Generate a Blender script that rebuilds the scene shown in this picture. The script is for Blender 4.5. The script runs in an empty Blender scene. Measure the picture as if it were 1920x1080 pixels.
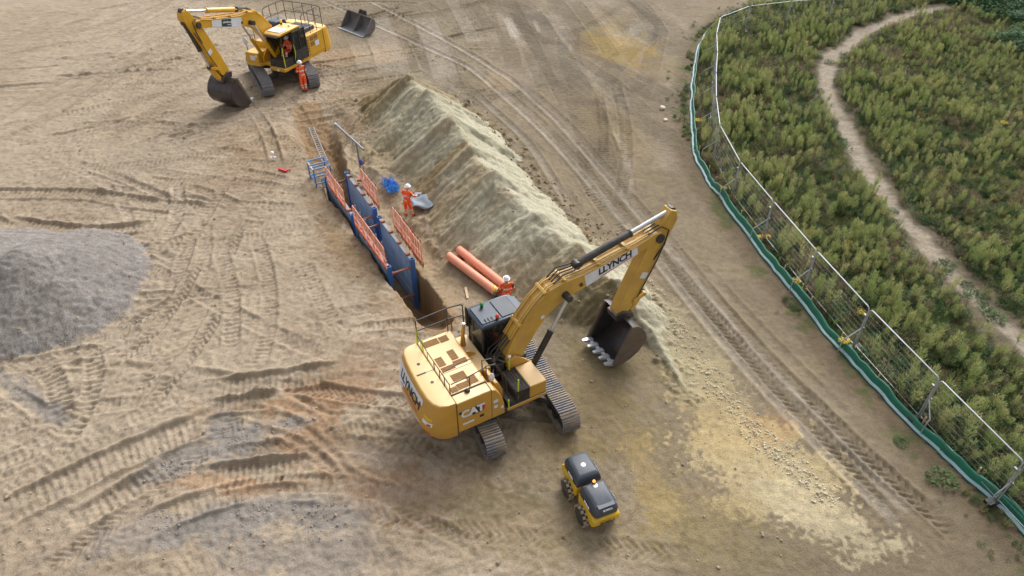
import bpy, bmesh, math, random
import numpy as np
from mathutils import Matrix, Vector

random.seed(7)
RNG = np.random.RandomState(11)
SC = bpy.context.scene
COL = SC.collection
R = math.radians

# ------------------------------------------------------------------ camera
CAM_H, CAM_P, CAM_F = 17.8, R(39.5), 1280.0
cam_d = bpy.data.cameras.new('camera')
cam_d.lens, cam_d.sensor_width = 24.0, 36.0
cam_d.clip_start, cam_d.clip_end = 0.1, 6000.0
cam = bpy.data.objects.new('camera', cam_d)
cam.location = (0, 0, CAM_H)
cam.rotation_euler = (R(90) - CAM_P, 0, 0)
COL.objects.link(cam)
SC.camera = cam

# ------------------------------------------------------------------ sky, sun
SUN_AZ, SUN_EL = R(22), R(42)          # from +Y towards +X
world = bpy.data.worlds.new('World')
SC.world = world
world.use_nodes = True
wn, wl = world.node_tree.nodes, world.node_tree.links
wn.clear()
sky = wn.new('ShaderNodeTexSky')
sky.sky_type = 'NISHITA'
sky.sun_disc = False
sky.sun_elevation = SUN_EL
sky.sun_rotation = SUN_AZ
sky.air_density, sky.dust_density, sky.ozone_density = 1.0, 6.0, 0.6
hsv = wn.new('ShaderNodeHueSaturation')
hsv.inputs['Saturation'].default_value = 0.15
bg = wn.new('ShaderNodeBackground')
bg.inputs['Strength'].default_value = 0.15
wo = wn.new('ShaderNodeOutputWorld')
wl.new(sky.outputs[0], hsv.inputs['Color'])
wl.new(hsv.outputs[0], bg.inputs['Color'])
wl.new(bg.outputs[0], wo.inputs['Surface'])

sun_d = bpy.data.lights.new('sun', 'SUN')
sun_d.energy, sun_d.angle = 1.0, R(26)
sun_d.color = (1.0, 0.965, 0.91)
sun = bpy.data.objects.new('sun', sun_d)
sdir = Vector((math.sin(SUN_AZ) * math.cos(SUN_EL), math.cos(SUN_AZ) * math.cos(SUN_EL), math.sin(SUN_EL)))
sun.rotation_euler = sdir.to_track_quat('Z', 'Y').to_euler()
sun.location = (20, 30, 40)
COL.objects.link(sun)

SC.view_settings.view_transform = 'Standard'
SC.view_settings.look = 'None'
SC.view_settings.exposure = 0.64
SC.view_settings.gamma = 1.0
SC.view_settings.use_curve_mapping = False

# ------------------------------------------------------------------ helpers
def lin1(c):
    c = c / 255.0
    return c / 12.92 if c <= 0.04045 else ((c + 0.055) / 1.055) ** 2.4

def lin(r, g, b, k=1.0):
    return (lin1(r) * k, lin1(g) * k, lin1(b) * k)

def gp(px, py, h=0.0):
    """where a point measured on the survey picture lies on level ground h"""
    x, y = px - 960.0, py - 540.0
    sp, cp = math.sin(CAM_P), math.cos(CAM_P)
    Y = CAM_F * cp - y * sp
    Z = -CAM_F * sp - y * cp
    t = (CAM_H - h) / (-Z)
    return (x * t, Y * t)

def tag(o, label=None, cat=None, group=None, kind=None):
    if label: o['label'] = label
    if cat: o['category'] = cat
    if group: o['group'] = group
    if kind: o['kind'] = kind
    return o

def empty(name, loc=(0, 0, 0), rz=0.0, scale=1.0, parent=None):
    o = bpy.data.objects.new(name, None)
    o.empty_display_size = 0.2
    o.location = loc
    o.rotation_euler = (0, 0, rz)
    o.scale = (scale,) * 3
    o.parent = parent
    COL.objects.link(o)
    return o

def link_mesh(name, me, mat, parent=None):
    o = bpy.data.objects.new(name, me)
    if mat is not None and len(me.materials) == 0:
        me.materials.append(mat)
    o.parent = parent
    COL.objects.link(o)
    return o

class MB:
    """collects shapes, then links them as one mesh"""
    def __init__(self, T=None):
        self.v, self.f, self.T = [], [], T or Matrix.Identity(4)
    def _add(self, vs, fs, M=None):
        b = len(self.v)
        X = self.T @ M if M is not None else self.T
        for p in vs:
            self.v.append(tuple(X @ Vector(p)))
        for f in fs:
            self.f.append([i + b for i in f])
        return self
    def box(self, x0, x1, y0, y1, z0, z1, M=None):
        vs = [(x, y, z) for z in (z0, z1) for (x, y) in ((x0, y0), (x1, y0), (x1, y1), (x0, y1))]
        fs = [(3, 2, 1, 0), (4, 5, 6, 7), (0, 1, 5, 4), (1, 2, 6, 5), (2, 3, 7, 6), (3, 0, 4, 7)]
        return self._add(vs, fs, M)
    def cbox(self, c, s, M=None):
        return self.box(c[0] - s[0] / 2, c[0] + s[0] / 2, c[1] - s[1] / 2, c[1] + s[1] / 2, c[2] - s[2] / 2, c[2] + s[2] / 2, M)
    def prism(self, prof, lo, hi, axis='y', M=None):
        n = len(prof)
        def pt(a, b, c):
            return {'y': (a, c, b), 'z': (a, b, c), 'x': (c, a, b)}[axis]
        vs = [pt(a, b, lo) for a, b in prof] + [pt(a, b, hi) for a, b in prof]
        fs = [tuple(range(n - 1, -1, -1)), tuple(range(n, 2 * n))]
        fs += [(i, (i + 1) % n, n + (i + 1) % n, n + i) for i in range(n)]
        return self._add(vs, fs, M)
    def loft(self, rings, cap=True, M=None, closed=True):
        n = len(rings[0]); vs = [p for r in rings for p in r]; fs = []
        for k in range(len(rings) - 1):
            for i in range(n if closed else n - 1):
                j = (i + 1) % n
                fs.append((k * n + i, k * n + j, (k + 1) * n + j, (k + 1) * n + i))
        if cap:
            fs.append(tuple(range(n - 1, -1, -1)))
            fs.append(tuple((len(rings) - 1) * n + i for i in range(n)))
        return self._add(vs, fs, M)
    def tube(self, pts, r, n=6, M=None, cap=True):
        pts = [Vector(p) for p in pts]
        rs = r if isinstance(r, (list, tuple)) else [r] * len(pts)
        rings = []
        prev = None
        for i, p in enumerate(pts):
            if i == 0: d = pts[1] - p
            elif i == len(pts) - 1: d = p - pts[i - 1]
            else: d = (pts[i + 1] - p).normalized() + (p - pts[i - 1]).normalized()
            d.normalize()
            if prev is None:
                a = Vector((0, 0, 1)) if abs(d.z) < 0.9 else Vector((1, 0, 0))
                x = d.cross(a).normalized()
            else:
                x = (prev - d * prev.dot(d)).normalized()
            prev = x
            y = d.cross(x)
            rings.append([tuple(p + (x * math.cos(2 * math.pi * k / n) + y * math.sin(2 * math.pi * k / n)) * rs[i]) for k in range(n)])
        return self.loft(rings, cap, M)
    def ellipsoid(self, c, s, nu=10, nv=7, M=None, zmin=-1.0):
        rings = []
        a0 = math.asin(max(-0.999, zmin))
        for j in range(nv + 1):
            a = a0 + (R(89) - a0) * j / nv
            rings.append([(c[0] + s[0] * math.cos(a) * math.cos(2 * math.pi * i / nu), c[1] + s[1] * math.cos(a) * math.sin(2 * math.pi * i / nu), c[2] + s[2] * math.sin(a)) for i in range(nu)])
        return self.loft(rings, True, M)
    def mesh(self, name, smooth=True, angle=38):
        me = bpy.data.meshes.new(name)
        me.from_pydata(self.v, [], self.f)
        bm = bmesh.new(); bm.from_mesh(me)
        bmesh.ops.recalc_face_normals(bm, faces=bm.faces)
        bm.to_mesh(me); bm.free()
        if smooth:
            me.shade_smooth()
            me.set_sharp_from_angle(angle=R(angle))
        return me
    def build(self, name, mat, parent=None, bevel=0.0, smooth=True, seg=2):
        o = link_mesh(name, self.mesh(name, smooth), mat, parent)
        if bevel:
            m = o.modifiers.new('bevel', 'BEVEL')
            m.width, m.segments, m.limit_method, m.angle_limit = bevel, seg, 'ANGLE', R(35)
        return o

def frame_from(p, xdir, zdir):
    x = Vector(xdir).normalized(); z = Vector(zdir); z = (z - x * z.dot(x)).normalized(); y = z.cross(x)
    M = Matrix((x, y, z)).transposed().to_4x4(); M.translation = Vector(p)
    return M

# ------------------------------------------------------------------ materials
MATS = {}
def mat(name, col, rough=0.6, metal=0.0, dirt=0.0, dirt_col=(0.28, 0.21, 0.13), scale=3.0, var=0.12, bump=0.0, dust_sheen=0.0, spec=0.5, bscale=40.0, dust_sheen_col=None):
    if name in MATS: return MATS[name]
    m = bpy.data.materials.new(name); m.use_nodes = True
    N, L = m.node_tree.nodes, m.node_tree.links
    b = N['Principled BSDF']
    b.inputs['Roughness'].default_value = rough
    b.inputs['Metallic'].default_value = metal
    b.inputs['Specular IOR Level'].default_value = spec
    tc = N.new('ShaderNodeTexCoord')
    geo = N.new('ShaderNodeNewGeometry')
    no = N.new('ShaderNodeTexNoise'); no.inputs['Scale'].default_value = scale; no.inputs['Detail'].default_value = 6; no.inputs['Roughness'].default_value = 0.62
    L.new(geo.outputs['Position'], no.inputs['Vector'])
    mr = N.new('ShaderNodeMapRange'); mr.inputs[1].default_value = 0.3; mr.inputs[2].default_value = 0.7
    mr.inputs[3].default_value = 1 - var; mr.inputs[4].default_value = 1 + var
    L.new(no.outputs[0], mr.inputs[0])
    mx = N.new('ShaderNodeMix'); mx.data_type = 'RGBA'; mx.blend_type = 'MULTIPLY'; mx.inputs[0].default_value = 1
    mx.inputs[6].default_value = (*col, 1)
    L.new(mr.outputs[0], mx.inputs[7])
    out = mx.outputs[2]
    if dirt > 0 or dust_sheen > 0:
        n2 = N.new('ShaderNodeTexNoise'); n2.inputs['Scale'].default_value = scale * 0.8; n2.inputs['Detail'].default_value = 8; n2.inputs['Roughness'].default_value = 0.7
        L.new(geo.outputs['Position'], n2.inputs['Vector'])
        m2 = N.new('ShaderNodeMapRange'); m2.inputs[1].default_value = 0.42; m2.inputs[2].default_value = 0.68; m2.inputs[4].default_value = dirt
        L.new(n2.outputs[0], m2.inputs[0])
        fac = m2.outputs[0]
        if dust_sheen > 0:                                  # dusty film plus sky sheen painted on what faces up
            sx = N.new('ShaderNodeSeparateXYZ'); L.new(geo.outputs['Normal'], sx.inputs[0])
            m3 = N.new('ShaderNodeMapRange'); m3.inputs[1].default_value = 0.6; m3.inputs[2].default_value = 1.0; m3.inputs[4].default_value = dust_sheen
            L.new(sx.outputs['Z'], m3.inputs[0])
        m4 = N.new('ShaderNodeMix'); m4.data_type = 'RGBA'
        L.new(fac, m4.inputs[0]); L.new(out, m4.inputs[6]); m4.inputs[7].default_value = (*dirt_col, 1)
        out = m4.outputs[2]
        if dust_sheen > 0:
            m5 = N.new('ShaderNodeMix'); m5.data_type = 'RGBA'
            L.new(m3.outputs[0], m5.inputs[0]); L.new(out, m5.inputs[6]); m5.inputs[7].default_value = (*(dust_sheen_col or dirt_col), 1)
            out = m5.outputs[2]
    L.new(out, b.inputs['Base Color'])
    if bump > 0:
        n3 = N.new('ShaderNodeTexNoise'); n3.inputs['Scale'].default_value = bscale; n3.inputs['Detail'].default_value = 4
        L.new(geo.outputs['Position'], n3.inputs['Vector'])
        bp = N.new('ShaderNodeBump'); bp.inputs['Strength'].default_value = bump; bp.inputs['Distance'].default_value = 0.02
        L.new(n3.outputs[0], bp.inputs['Height']); L.new(bp.outputs[0], b.inputs['Normal'])
    MATS[name] = m
    return m

def glass(name, col, alpha):
    m = bpy.data.materials.new(name); m.use_nodes = True
    N, L = m.node_tree.nodes, m.node_tree.links
    b = N['Principled BSDF']
    b.inputs['Base Color'].default_value = (*col, 1); b.inputs['Roughness'].default_value = 0.06
    tr = N.new('ShaderNodeBsdfTransparent'); tr.inputs[0].default_value = (0.75, 0.8, 0.78, 1)
    mx = N.new('ShaderNodeMixShader'); mx.inputs[0].default_value = alpha
    L.new(tr.outputs[0], mx.inputs[1]); L.new(b.outputs[0], mx.inputs[2])
    L.new(mx.outputs[0], N['Material Output'].inputs[0])
    MATS[name] = m
    return m

def emit(name, col, strength, base=(0.5, 0.2, 0.05)):
    m = bpy.data.materials.new(name); m.use_nodes = True
    b = m.node_tree.nodes['Principled BSDF']
    b.inputs['Base Color'].default_value = (*base, 1)
    b.inputs['Emission Color'].default_value = (*col, 1)
    b.inputs['Emission Strength'].default_value = strength
    MATS[name] = m
    return m

M_YN = mat('weathered_yellow_paint', lin(196, 148, 58, 0.95), 0.42, 0, 0.4, lin(180, 146, 92), 2.2, 0.08, dust_sheen=0.85, dust_sheen_col=lin(234, 202, 152))
M_YF = mat('bright_yellow_paint', lin(214, 162, 34, 0.95), 0.38, 0, 0.22, lin(170, 138, 80), 2.2, 0.10, dust_sheen=0.6, dust_sheen_col=lin(230, 196, 128))
M_YB = mat('boom_yellow_paint', lin(200, 158, 68, 0.95), 0.45, 0, 0.4, lin(172, 140, 88), 1.8, 0.14, dust_sheen=0.6, dust_sheen_col=lin(222, 188, 128))
M_YR = mat('roller_yellow_paint', lin(226, 184, 24, 0.95), 0.4, 0, 0.3, lin(160, 130, 75), 4, 0.1)
M_BLK = mat('black_rubber', (0.018, 0.018, 0.02), 0.6, 0, 0.25, lin(120, 100, 75), 5, 0.2)
M_DRK = mat('dark_grey_steel', (0.04, 0.042, 0.046), 0.5, 0.3, 0.35, lin(130, 108, 80), 4, 0.2)
M_ROOF = mat('slate_roof_panel', lin(52, 63, 80), 0.45, 0, 0.2, lin(100, 100, 98), 3, 0.08)
M_TRK = mat('track_steel', lin(142, 136, 132), 0.6, 0.1, 0.9, lin(182, 160, 124), 1.6, 0.15)
M_TRKF = mat('dark_track_steel', lin(122, 122, 128), 0.5, 0.2, 0.4, lin(142, 126, 104), 4, 0.15)
M_GROUS = mat('grouser_steel', lin(72, 78, 94), 0.45, 0.3, 0.75, lin(160, 142, 114), 1.6, 0.15)
M_STL = mat('bright_steel', lin(200, 204, 208), 0.3, 0.55, 0.2, lin(150, 135, 115), 8, 0.08)
M_BKT = mat('worn_bucket_steel', lin(70, 68, 72), 0.34, 0.45, 0.4, lin(104, 80, 60), 3.0, 0.25)
M_BKTS = mat('rusty_bucket_side', lin(92, 80, 72), 0.6, 0.1, 0.5, lin(120, 100, 80), 3.0, 0.25)
M_TEETH = mat('polished_teeth', lin(190, 196, 204), 0.35, 0.4, 0.2, lin(120, 110, 100), 8, 0.1)
M_SPB = mat('grey_bucket_steel', lin(112, 112, 116), 0.5, 0.3, 0.4, lin(132, 116, 98), 3.0, 0.2)
M_WHT = mat('white_decal', lin(216, 220, 228), 0.5, 0, 0.25, lin(190, 180, 165), 4, 0.05)
M_INK = mat('black_ink', (0.02, 0.022, 0.035), 0.6)
M_RED = mat('red_ink', lin(196, 40, 60), 0.6)
M_PINK = mat('magenta_ink', lin(186, 52, 96), 0.6)
M_GRN_D = mat('dark_green_decal', lin(36, 58, 62), 0.6)
M_GRNL = mat('leaf_green_ink', lin(70, 140, 70), 0.6)
M_VENT = mat('brown_vent_mesh', lin(140, 104, 62), 0.8, 0, 0.3, lin(120, 90, 55), 20, 0.2, bump=0.4, bscale=120)
M_HIV = mat('hi_vis_lime', lin(190, 205, 40), 0.6)
M_BLUE = mat('trench_box_blue', lin(58, 108, 178), 0.5, 0.1, 0.4, lin(84, 92, 104), 2.5, 0.15)
M_BLUED = mat('trench_sheet_blue_grey', lin(150, 170, 196), 0.5, 0.1, 0.4, lin(124, 128, 134), 2.0, 0.18)
M_LBL = mat('pale_blue_steel', lin(104, 142, 182), 0.45, 0.1, 0.3, lin(130, 130, 128), 4, 0.15)
M_ORB = mat('orange_barrier', lin(226, 112, 74), 0.6, 0, 0.3, lin(190, 140, 110), 4, 0.1)
M_ORBL = mat('pale_orange_mesh', lin(232, 158, 130), 0.6, 0, 0.2, lin(200, 160, 130), 4, 0.1)
M_RST = mat('red_oxide_steel', lin(150, 86, 70), 0.65, 0, 0.35, lin(140, 115, 95), 4, 0.15)
M_GALV = mat('galvanised_steel', lin(176, 182, 190), 0.4, 0.5, 0.15, lin(130, 125, 115), 6, 0.1)
M_GREY = mat('grey_tube_steel', lin(132, 134, 140), 0.5, 0.35, 0.3, lin(140, 125, 105), 6, 0.12)
M_PIPE = mat('terracotta_pipe', lin(220, 142, 114), 0.36, 0, 0.25, lin(205, 160, 128), 3, 0.06)
M_HIO = mat('hi_vis_orange', lin(250, 92, 34), 0.75, 0, 0.15, lin(190, 90, 50), 12, 0.12)
M_REFL = mat('reflective_tape', lin(206, 206, 200), 0.4)
M_SKIN = mat('skin', lin(196, 148, 122), 0.55)
M_BOOT = mat('dark_boots', lin(50, 42, 36), 0.7)
M_HELM = mat('white_helmet', lin(238, 240, 242), 0.35)
M_GLOVE = mat('dark_gloves', lin(48, 48, 52), 0.7)
M_MEMB = mat('green_membrane', lin(18, 104, 84), 0.4, 0, 0.15, lin(90, 105, 85), 2, 0.2)
M_STRIP = mat('sky_sheen_membrane_fold', lin(140, 166, 174), 0.35, 0, 0.2, lin(90, 140, 130), 1.5, 0.12)  # membrane plastic with the sky's reflection put into its colour
M_BNET = mat('blue_netting', lin(44, 128, 208), 0.6, 0, 0, var=0.25, scale=20)
M_SHEET = mat('grey_blue_sheet', lin(120, 130, 142), 0.6)
M_STONE = mat('pale_stone', lin(205, 196, 178), 0.8, 0, 0.3, bump=0.4)
M_TIMB = mat('weathered_timber', lin(186, 160, 128), 0.8)
M_YBLK = mat('yellow_fence_foot', lin(222, 178, 36), 0.7, 0, 0.3)
M_HOOD = mat('charcoal_hood', lin(56, 64, 76), 0.5, 0, 0.2, lin(120, 114, 104), 3, 0.1)
M_GLASS = glass('tinted_glass', (0.02, 0.025, 0.025), 0.42)
M_GLASSD = glass('dark_glass', (0.02, 0.025, 0.025), 0.6)
M_BEAC = emit('beacon_amber_lit', (1.0, 0.35, 0.05), 1.2, (0.6, 0.15, 0.02))
M_BGRN = mat('green_beacon_lens', lin(20, 140, 70), 0.2)
M_BRED = mat('red_beacon_lens', lin(205, 70, 40), 0.2)
M_BAMB = mat('amber_lens', lin(238, 190, 40), 0.2)
M_LAMP = mat('work_lamp_lens', lin(235, 235, 220), 0.15)

# ------------------------------------------------------------------ noise
TAB = np.random.RandomState(3).rand(256, 256).astype(np.float32)
def vnoise(x, y, seed=0):
    x = x + seed * 17.31; y = y + seed * 9.17
    xi = np.floor(x).astype(np.int64); yi = np.floor(y).astype(np.int64)
    fx = (x - xi).astype(np.float32); fy = (y - yi).astype(np.float32)
    fx = fx * fx * (3 - 2 * fx); fy = fy * fy * (3 - 2 * fy)
    x0, x1, y0, y1 = xi & 255, (xi + 1) & 255, yi & 255, (yi + 1) & 255
    return (TAB[y0, x0] * (1 - fx) + TAB[y0, x1] * fx) * (1 - fy) + (TAB[y1, x0] * (1 - fx) + TAB[y1, x1] * fx) * fy
def fbm(x, y, octs=4, seed=0, gain=0.5):
    s = 0; a = 1.0; t = 0
    for k in range(octs):
        s = s + a * vnoise(x * (2.03 ** k), y * (2.03 ** k), seed + k * 3); t += a; a *= gain
    return s / t
def sstep(a, b, x):
    t = np.clip((x - a) / (b - a), 0, 1)
    return t * t * (3 - 2 * t)
def poly_dist(x, y, pts):
    """distance to a polyline, arc length along it, signed side (left +)"""
    best = np.full(x.shape, 1e9); S = np.zeros(x.shape); side = np.ones(x.shape)
    acc = 0.0
    for (ax, ay), (bx, by) in zip(pts[:-1], pts[1:]):
        dx, dy = bx - ax, by - ay; L = math.hypot(dx, dy)
        t = np.clip(((x - ax) * dx + (y - ay) * dy) / (L * L), 0, 1)
        qx, qy = x - (ax + t * dx), y - (ay + t * dy)
        d = np.hypot(qx, qy)
        m = d < best
        best = np.where(m, d, best); S = np.where(m, acc + t * L, S)
        side = np.where(m, np.sign(dx * qy - dy * qx), side)
        acc += L
    return best, S, side

# ------------------------------------------------------------------ layout of the ground
TRENCH = [(-2.9, 19.6), (-4.62, 22.65), (-8.72, 29.75), (-11.0, 35.2), (-12.4, 38.6)]
HEAP = [(-6.1, 38.4, 2.2), (-4.6, 35.4, 2.5), (-3.0, 32.4, 2.45), (-1.9, 29.4, 2.35), (-0.75, 26.7, 2.5), (0.95, 24.0, 2.15), (2.7, 22.1, 1.9), (4.1, 20.2, 1.5), (5.3, 17.9, 0.75), (6.2, 15.8, 0.25)]
GRAV = [(-19.4, 21.7, 2.0), (-22.5, 21.2, 2.3), (-26.0, 21.0, 2.3), (-18.0, 20.7, 1.35), (-16.6, 20.6, 0.8)]
FENCE = [(15.2, 8.0), (14.24, 11.53), (13.41, 14.68), (12.58, 18.03), (11.88, 21.45), (11.25, 25.05), (10.71, 28.49), (10.65, 32.26), (11.26, 35.73), (12.04, 39.14), (12.89, 42.46), (13.62, 45.83), (14.63, 49.05), (17.35, 51.5), (20.75, 52.6), (24.2, 53.4), (27.7, 54.0)]
MEMB = [(15.6, 7.2), (14.34, 11.18), (13.52, 13.36), (12.68, 15.81), (11.98, 18.45), (11.26, 21.94), (10.63, 25.39), (9.94, 29.3), (9.75, 32.85), (10.1, 35.0), (10.75, 38.84), (11.45, 42.0), (12.9, 47.5), (14.4, 51.5), (16.6, 55.0), (19.4, 57.2), (23.9, 59.2), (30.0, 61.0), (44.0, 64.0)]
PATH = [gp(*q) for q in ((2060, 830), (1900, 635), (1800, 535), (1700, 420), (1625, 320), (1575, 230), (1545, 165), (1560, 110), (1620, 60), (1700, 30), (1790, 12))]

def macro(x, y):
    """broad shape of the ground: returns z, heap mask height, gravel height"""
    z = 0.22 * (fbm(x * 0.12, y * 0.12, 3, 5) - 0.5)
    # spoil heap: fans of tipped spoil along a ridge
    nx = (fbm(x * 0.5, y * 0.5, 3, 21) - 0.5) * 1.1; ny = (fbm(x * 0.5, y * 0.5, 3, 31) - 0.5) * 1.1
    h = np.full(x.shape, -9.0)
    hx, hy = x + nx * 0.55, y + ny * 0.55
    for (ax, ay, az), (bx, by, bz) in zip(HEAP[:-1], HEAP[1:]):
        dx, dy = bx - ax, by - ay
        t = np.clip(((hx - ax) * dx + (hy - ay) * dy) / (dx * dx + dy * dy), 0, 1)
        d = np.hypot(hx - ax - t * dx, hy - ay - t * dy)
        h = np.maximum(h, az + (bz - az) * t - 0.16 - np.sqrt(d * d + 0.03) * 0.80)
    for k, (ax, ay, az) in enumerate(HEAP[:8]):
        d = np.hypot(hx - ax, hy - ay); an = np.arctan2(hy - ay, hx - ax)
        rib = (vnoise(an * 3.2 + 40, an * 0 + k * 7.7, 3) - 0.5)
        h = np.maximum(h, az + 0.10 - np.sqrt(d * d + 0.02) * (0.78 + 0.20 * rib))
    # the bite the bucket has taken out of the near end
    bd, bs, bside = poly_dist(x, y, [(1.6, 18.6), (3.2, 18.2), (4.3, 17.6), (4.8, 16.4)])
    h = np.minimum(h, np.where(bd < 3.2, (bd - 0.95) * 0.95, 99.0))
    g = np.full(x.shape, -9.0)
    gx, gy = x + nx * 0.5, y + ny * 0.4
    for k, (ax, ay, az) in enumerate(GRAV):
        d = np.hypot(gx - ax, (gy - ay))
        g = np.maximum(g, az - np.sqrt(d * d + 0.12) * 0.47)
    d, s, sd = poly_dist(gx, gy, [(q[0], q[1]) for q in GRAV[:3]])
    g = np.maximum(g, 1.75 - np.sqrt(d * d + 0.12) * 0.47)
    z = z + np.maximum(h, 0) + np.maximum(g, 0) * (h < 0.05)
    # trench
    wx = x + 0.42 * (fbm(x * 1.3, y * 1.3, 3, 44) - 0.5); wy = y + 0.42 * (fbm(x * 1.3, y * 1.3, 3, 48) - 0.5)
    d, s, sd = poly_dist(wx, wy, TRENCH)
    depth = np.interp(s, [0, 1.0, 2.6, 11.8, 13.5, 17.5, 21.2], [0.7, 1.2, 2.3, 2.3, 1.55, 1.1, 0.0])
    half = np.interp(s, [0, 2.0, 3.4, 11.8, 14, 21], [0.42, 0.5, 0.62, 0.62, 0.55, 0.45])
    wall = 1 - sstep(half, half + np.interp(s, [0, 12, 16, 21], [0.16, 0.16, 0.5, 1.6]), d)
    bench = (1 - sstep(1.3, 2.3, d + 0.5 * (fbm(x * 1.1, y * 1.1, 3, 52) - 0.5))) * (sd < 0) * np.interp(s, [0, 1, 4, 20, 21], [0.0, 0.15, 0.42, 0.35, 0])
    end = np.where((s <= 0.001) | (s >= 21.1), 0.0, 1.0)
    z = z - bench * (1 - wall) - wall * depth
    # bank between the site and the membrane, meadow a little higher
    return z, h, g

def zg(x, y):
    a = macro(np.array([float(x)]), np.array([float(y)]))[0]
    return float(a[0])

# ------------------------------------------------------------------ ground sheet
def spaced(a, b, s0, s1):
    out = [a]
    while out[-1] < b:
        t = (out[-1] - a) / (b - a)
        out.append(out[-1] + s0 + (s1 - s0) * t)
    return out
xs = [-2500, -900, -300, -140, -90, -66] + spaced(-56, -44, 2.0, 0.5) + spaced(-43.6, -26.05, 0.22, 0.07) + spaced(-26.0, 12.3, 0.05, 0.05) + spaced(12.4, 46, 0.16, 0.24) + [52, 60, 80, 120, 300, 900, 2500]
ys = [-2500, -900, -300, -100, -40, -15, 0, 4] + spaced(6.5, 62, 0.042, 0.105) + spaced(62.4, 80, 0.4, 2.0) + [90, 120, 200, 400, 1000, 3000]
xs = np.array(sorted(set(np.round(xs, 4)))); ys = np.array(sorted(set(np.round(ys, 4))))
X, Y = np.meshgrid(xs, ys)
Z, HH, GG = macro(X, Y)
heap_m = sstep(-0.02, 0.10, HH); grav_m = sstep(-0.05, 0.10, GG + 0.16 * (vnoise(X * 2.7, Y * 2.7, 33) - 0.5) + 0.10 * (vnoise(X * 9, Y * 9, 35) - 0.5)) * (1 - heap_m)
md, ms, mside = poly_dist(X, Y, MEMB)
meadow_m = ((mside < 0)).astype(float)            # right of the membrane
meadow_m = np.where(Y > 64, sstep(25, 45, X + 0.3 * (Y - 64)), meadow_m)
pd_, ps_, pside = poly_dist(X + 0.5 * (fbm(X * 0.7, Y * 0.7, 3, 61) - 0.5), Y + 0.5 * (fbm(X * 0.7, Y * 0.7, 3, 63) - 0.5), PATH)
path_w = np.interp(ps_, [0, 6, 14, 30], [0.20, 0.17, 0.24, 0.28]) + 0.25 * (fbm(X * 1.6, Y * 1.6, 2, 69) - 0.5)
path_m = (1 - sstep(path_w, path_w + 0.34, pd_)) * meadow_m
bare_m = (1 - sstep(0.7, 2.0, pd_ + 0.9 * (fbm(X * 0.9, Y * 0.9, 3, 66) - 0.5))) * meadow_m
site_m = (1 - meadow_m)

# -------- colours: each kind of earth has its own (display colour * albedo factor)
K_ALB = 0.62
def C3(r, g, b): return np.array(lin(r, g, b, K_ALB), dtype=np.float32)
n1 = fbm(X * 0.22, Y * 0.22, 4, 70); n2 = fbm(X * 0.9, Y * 0.9, 4, 74); n3 = fbm(X * 3.1, Y * 3.1, 3, 78); n5 = fbm(X * 9.0, Y * 9.0, 2, 82)
COLR = np.zeros(X.shape + (3,), np.float32)
def put(mask, col):
    global COLR
    m = np.clip(mask, 0, 1)[..., None].astype(np.float32)
    COLR = COLR * (1 - m) + m * col
def blob(px, py, rx, ry, rot=0, h=0.0, soft=0.22, warp=1.0):
    """soft patch centred on a spot of the site, radii in metres"""
    cx, cy = gp(px, py, h)
    c, s = math.cos(R(rot)), math.sin(R(rot))
    dx, dy = X - cx, Y - cy
    u, v = (dx * c + dy * s) / rx, (-dx * s + dy * c) / ry
    q = np.hypot(u, v) + warp * (n2 - 0.5) * 1.5 + warp * (n3 - 0.5) * 0.9 + warp * (n5 - 0.5) * 1.1
    return 1 - sstep(1 - soft, 1 + soft * 0.6, q)
put(np.ones(X.shape), C3(187, 170, 148))
put(sstep(0.45, 0.62, n1) * 0.55, C3(171, 152, 129))
put(sstep(0.5, 0.7, n2) * 0.4, C3(198, 180, 153))
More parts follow.
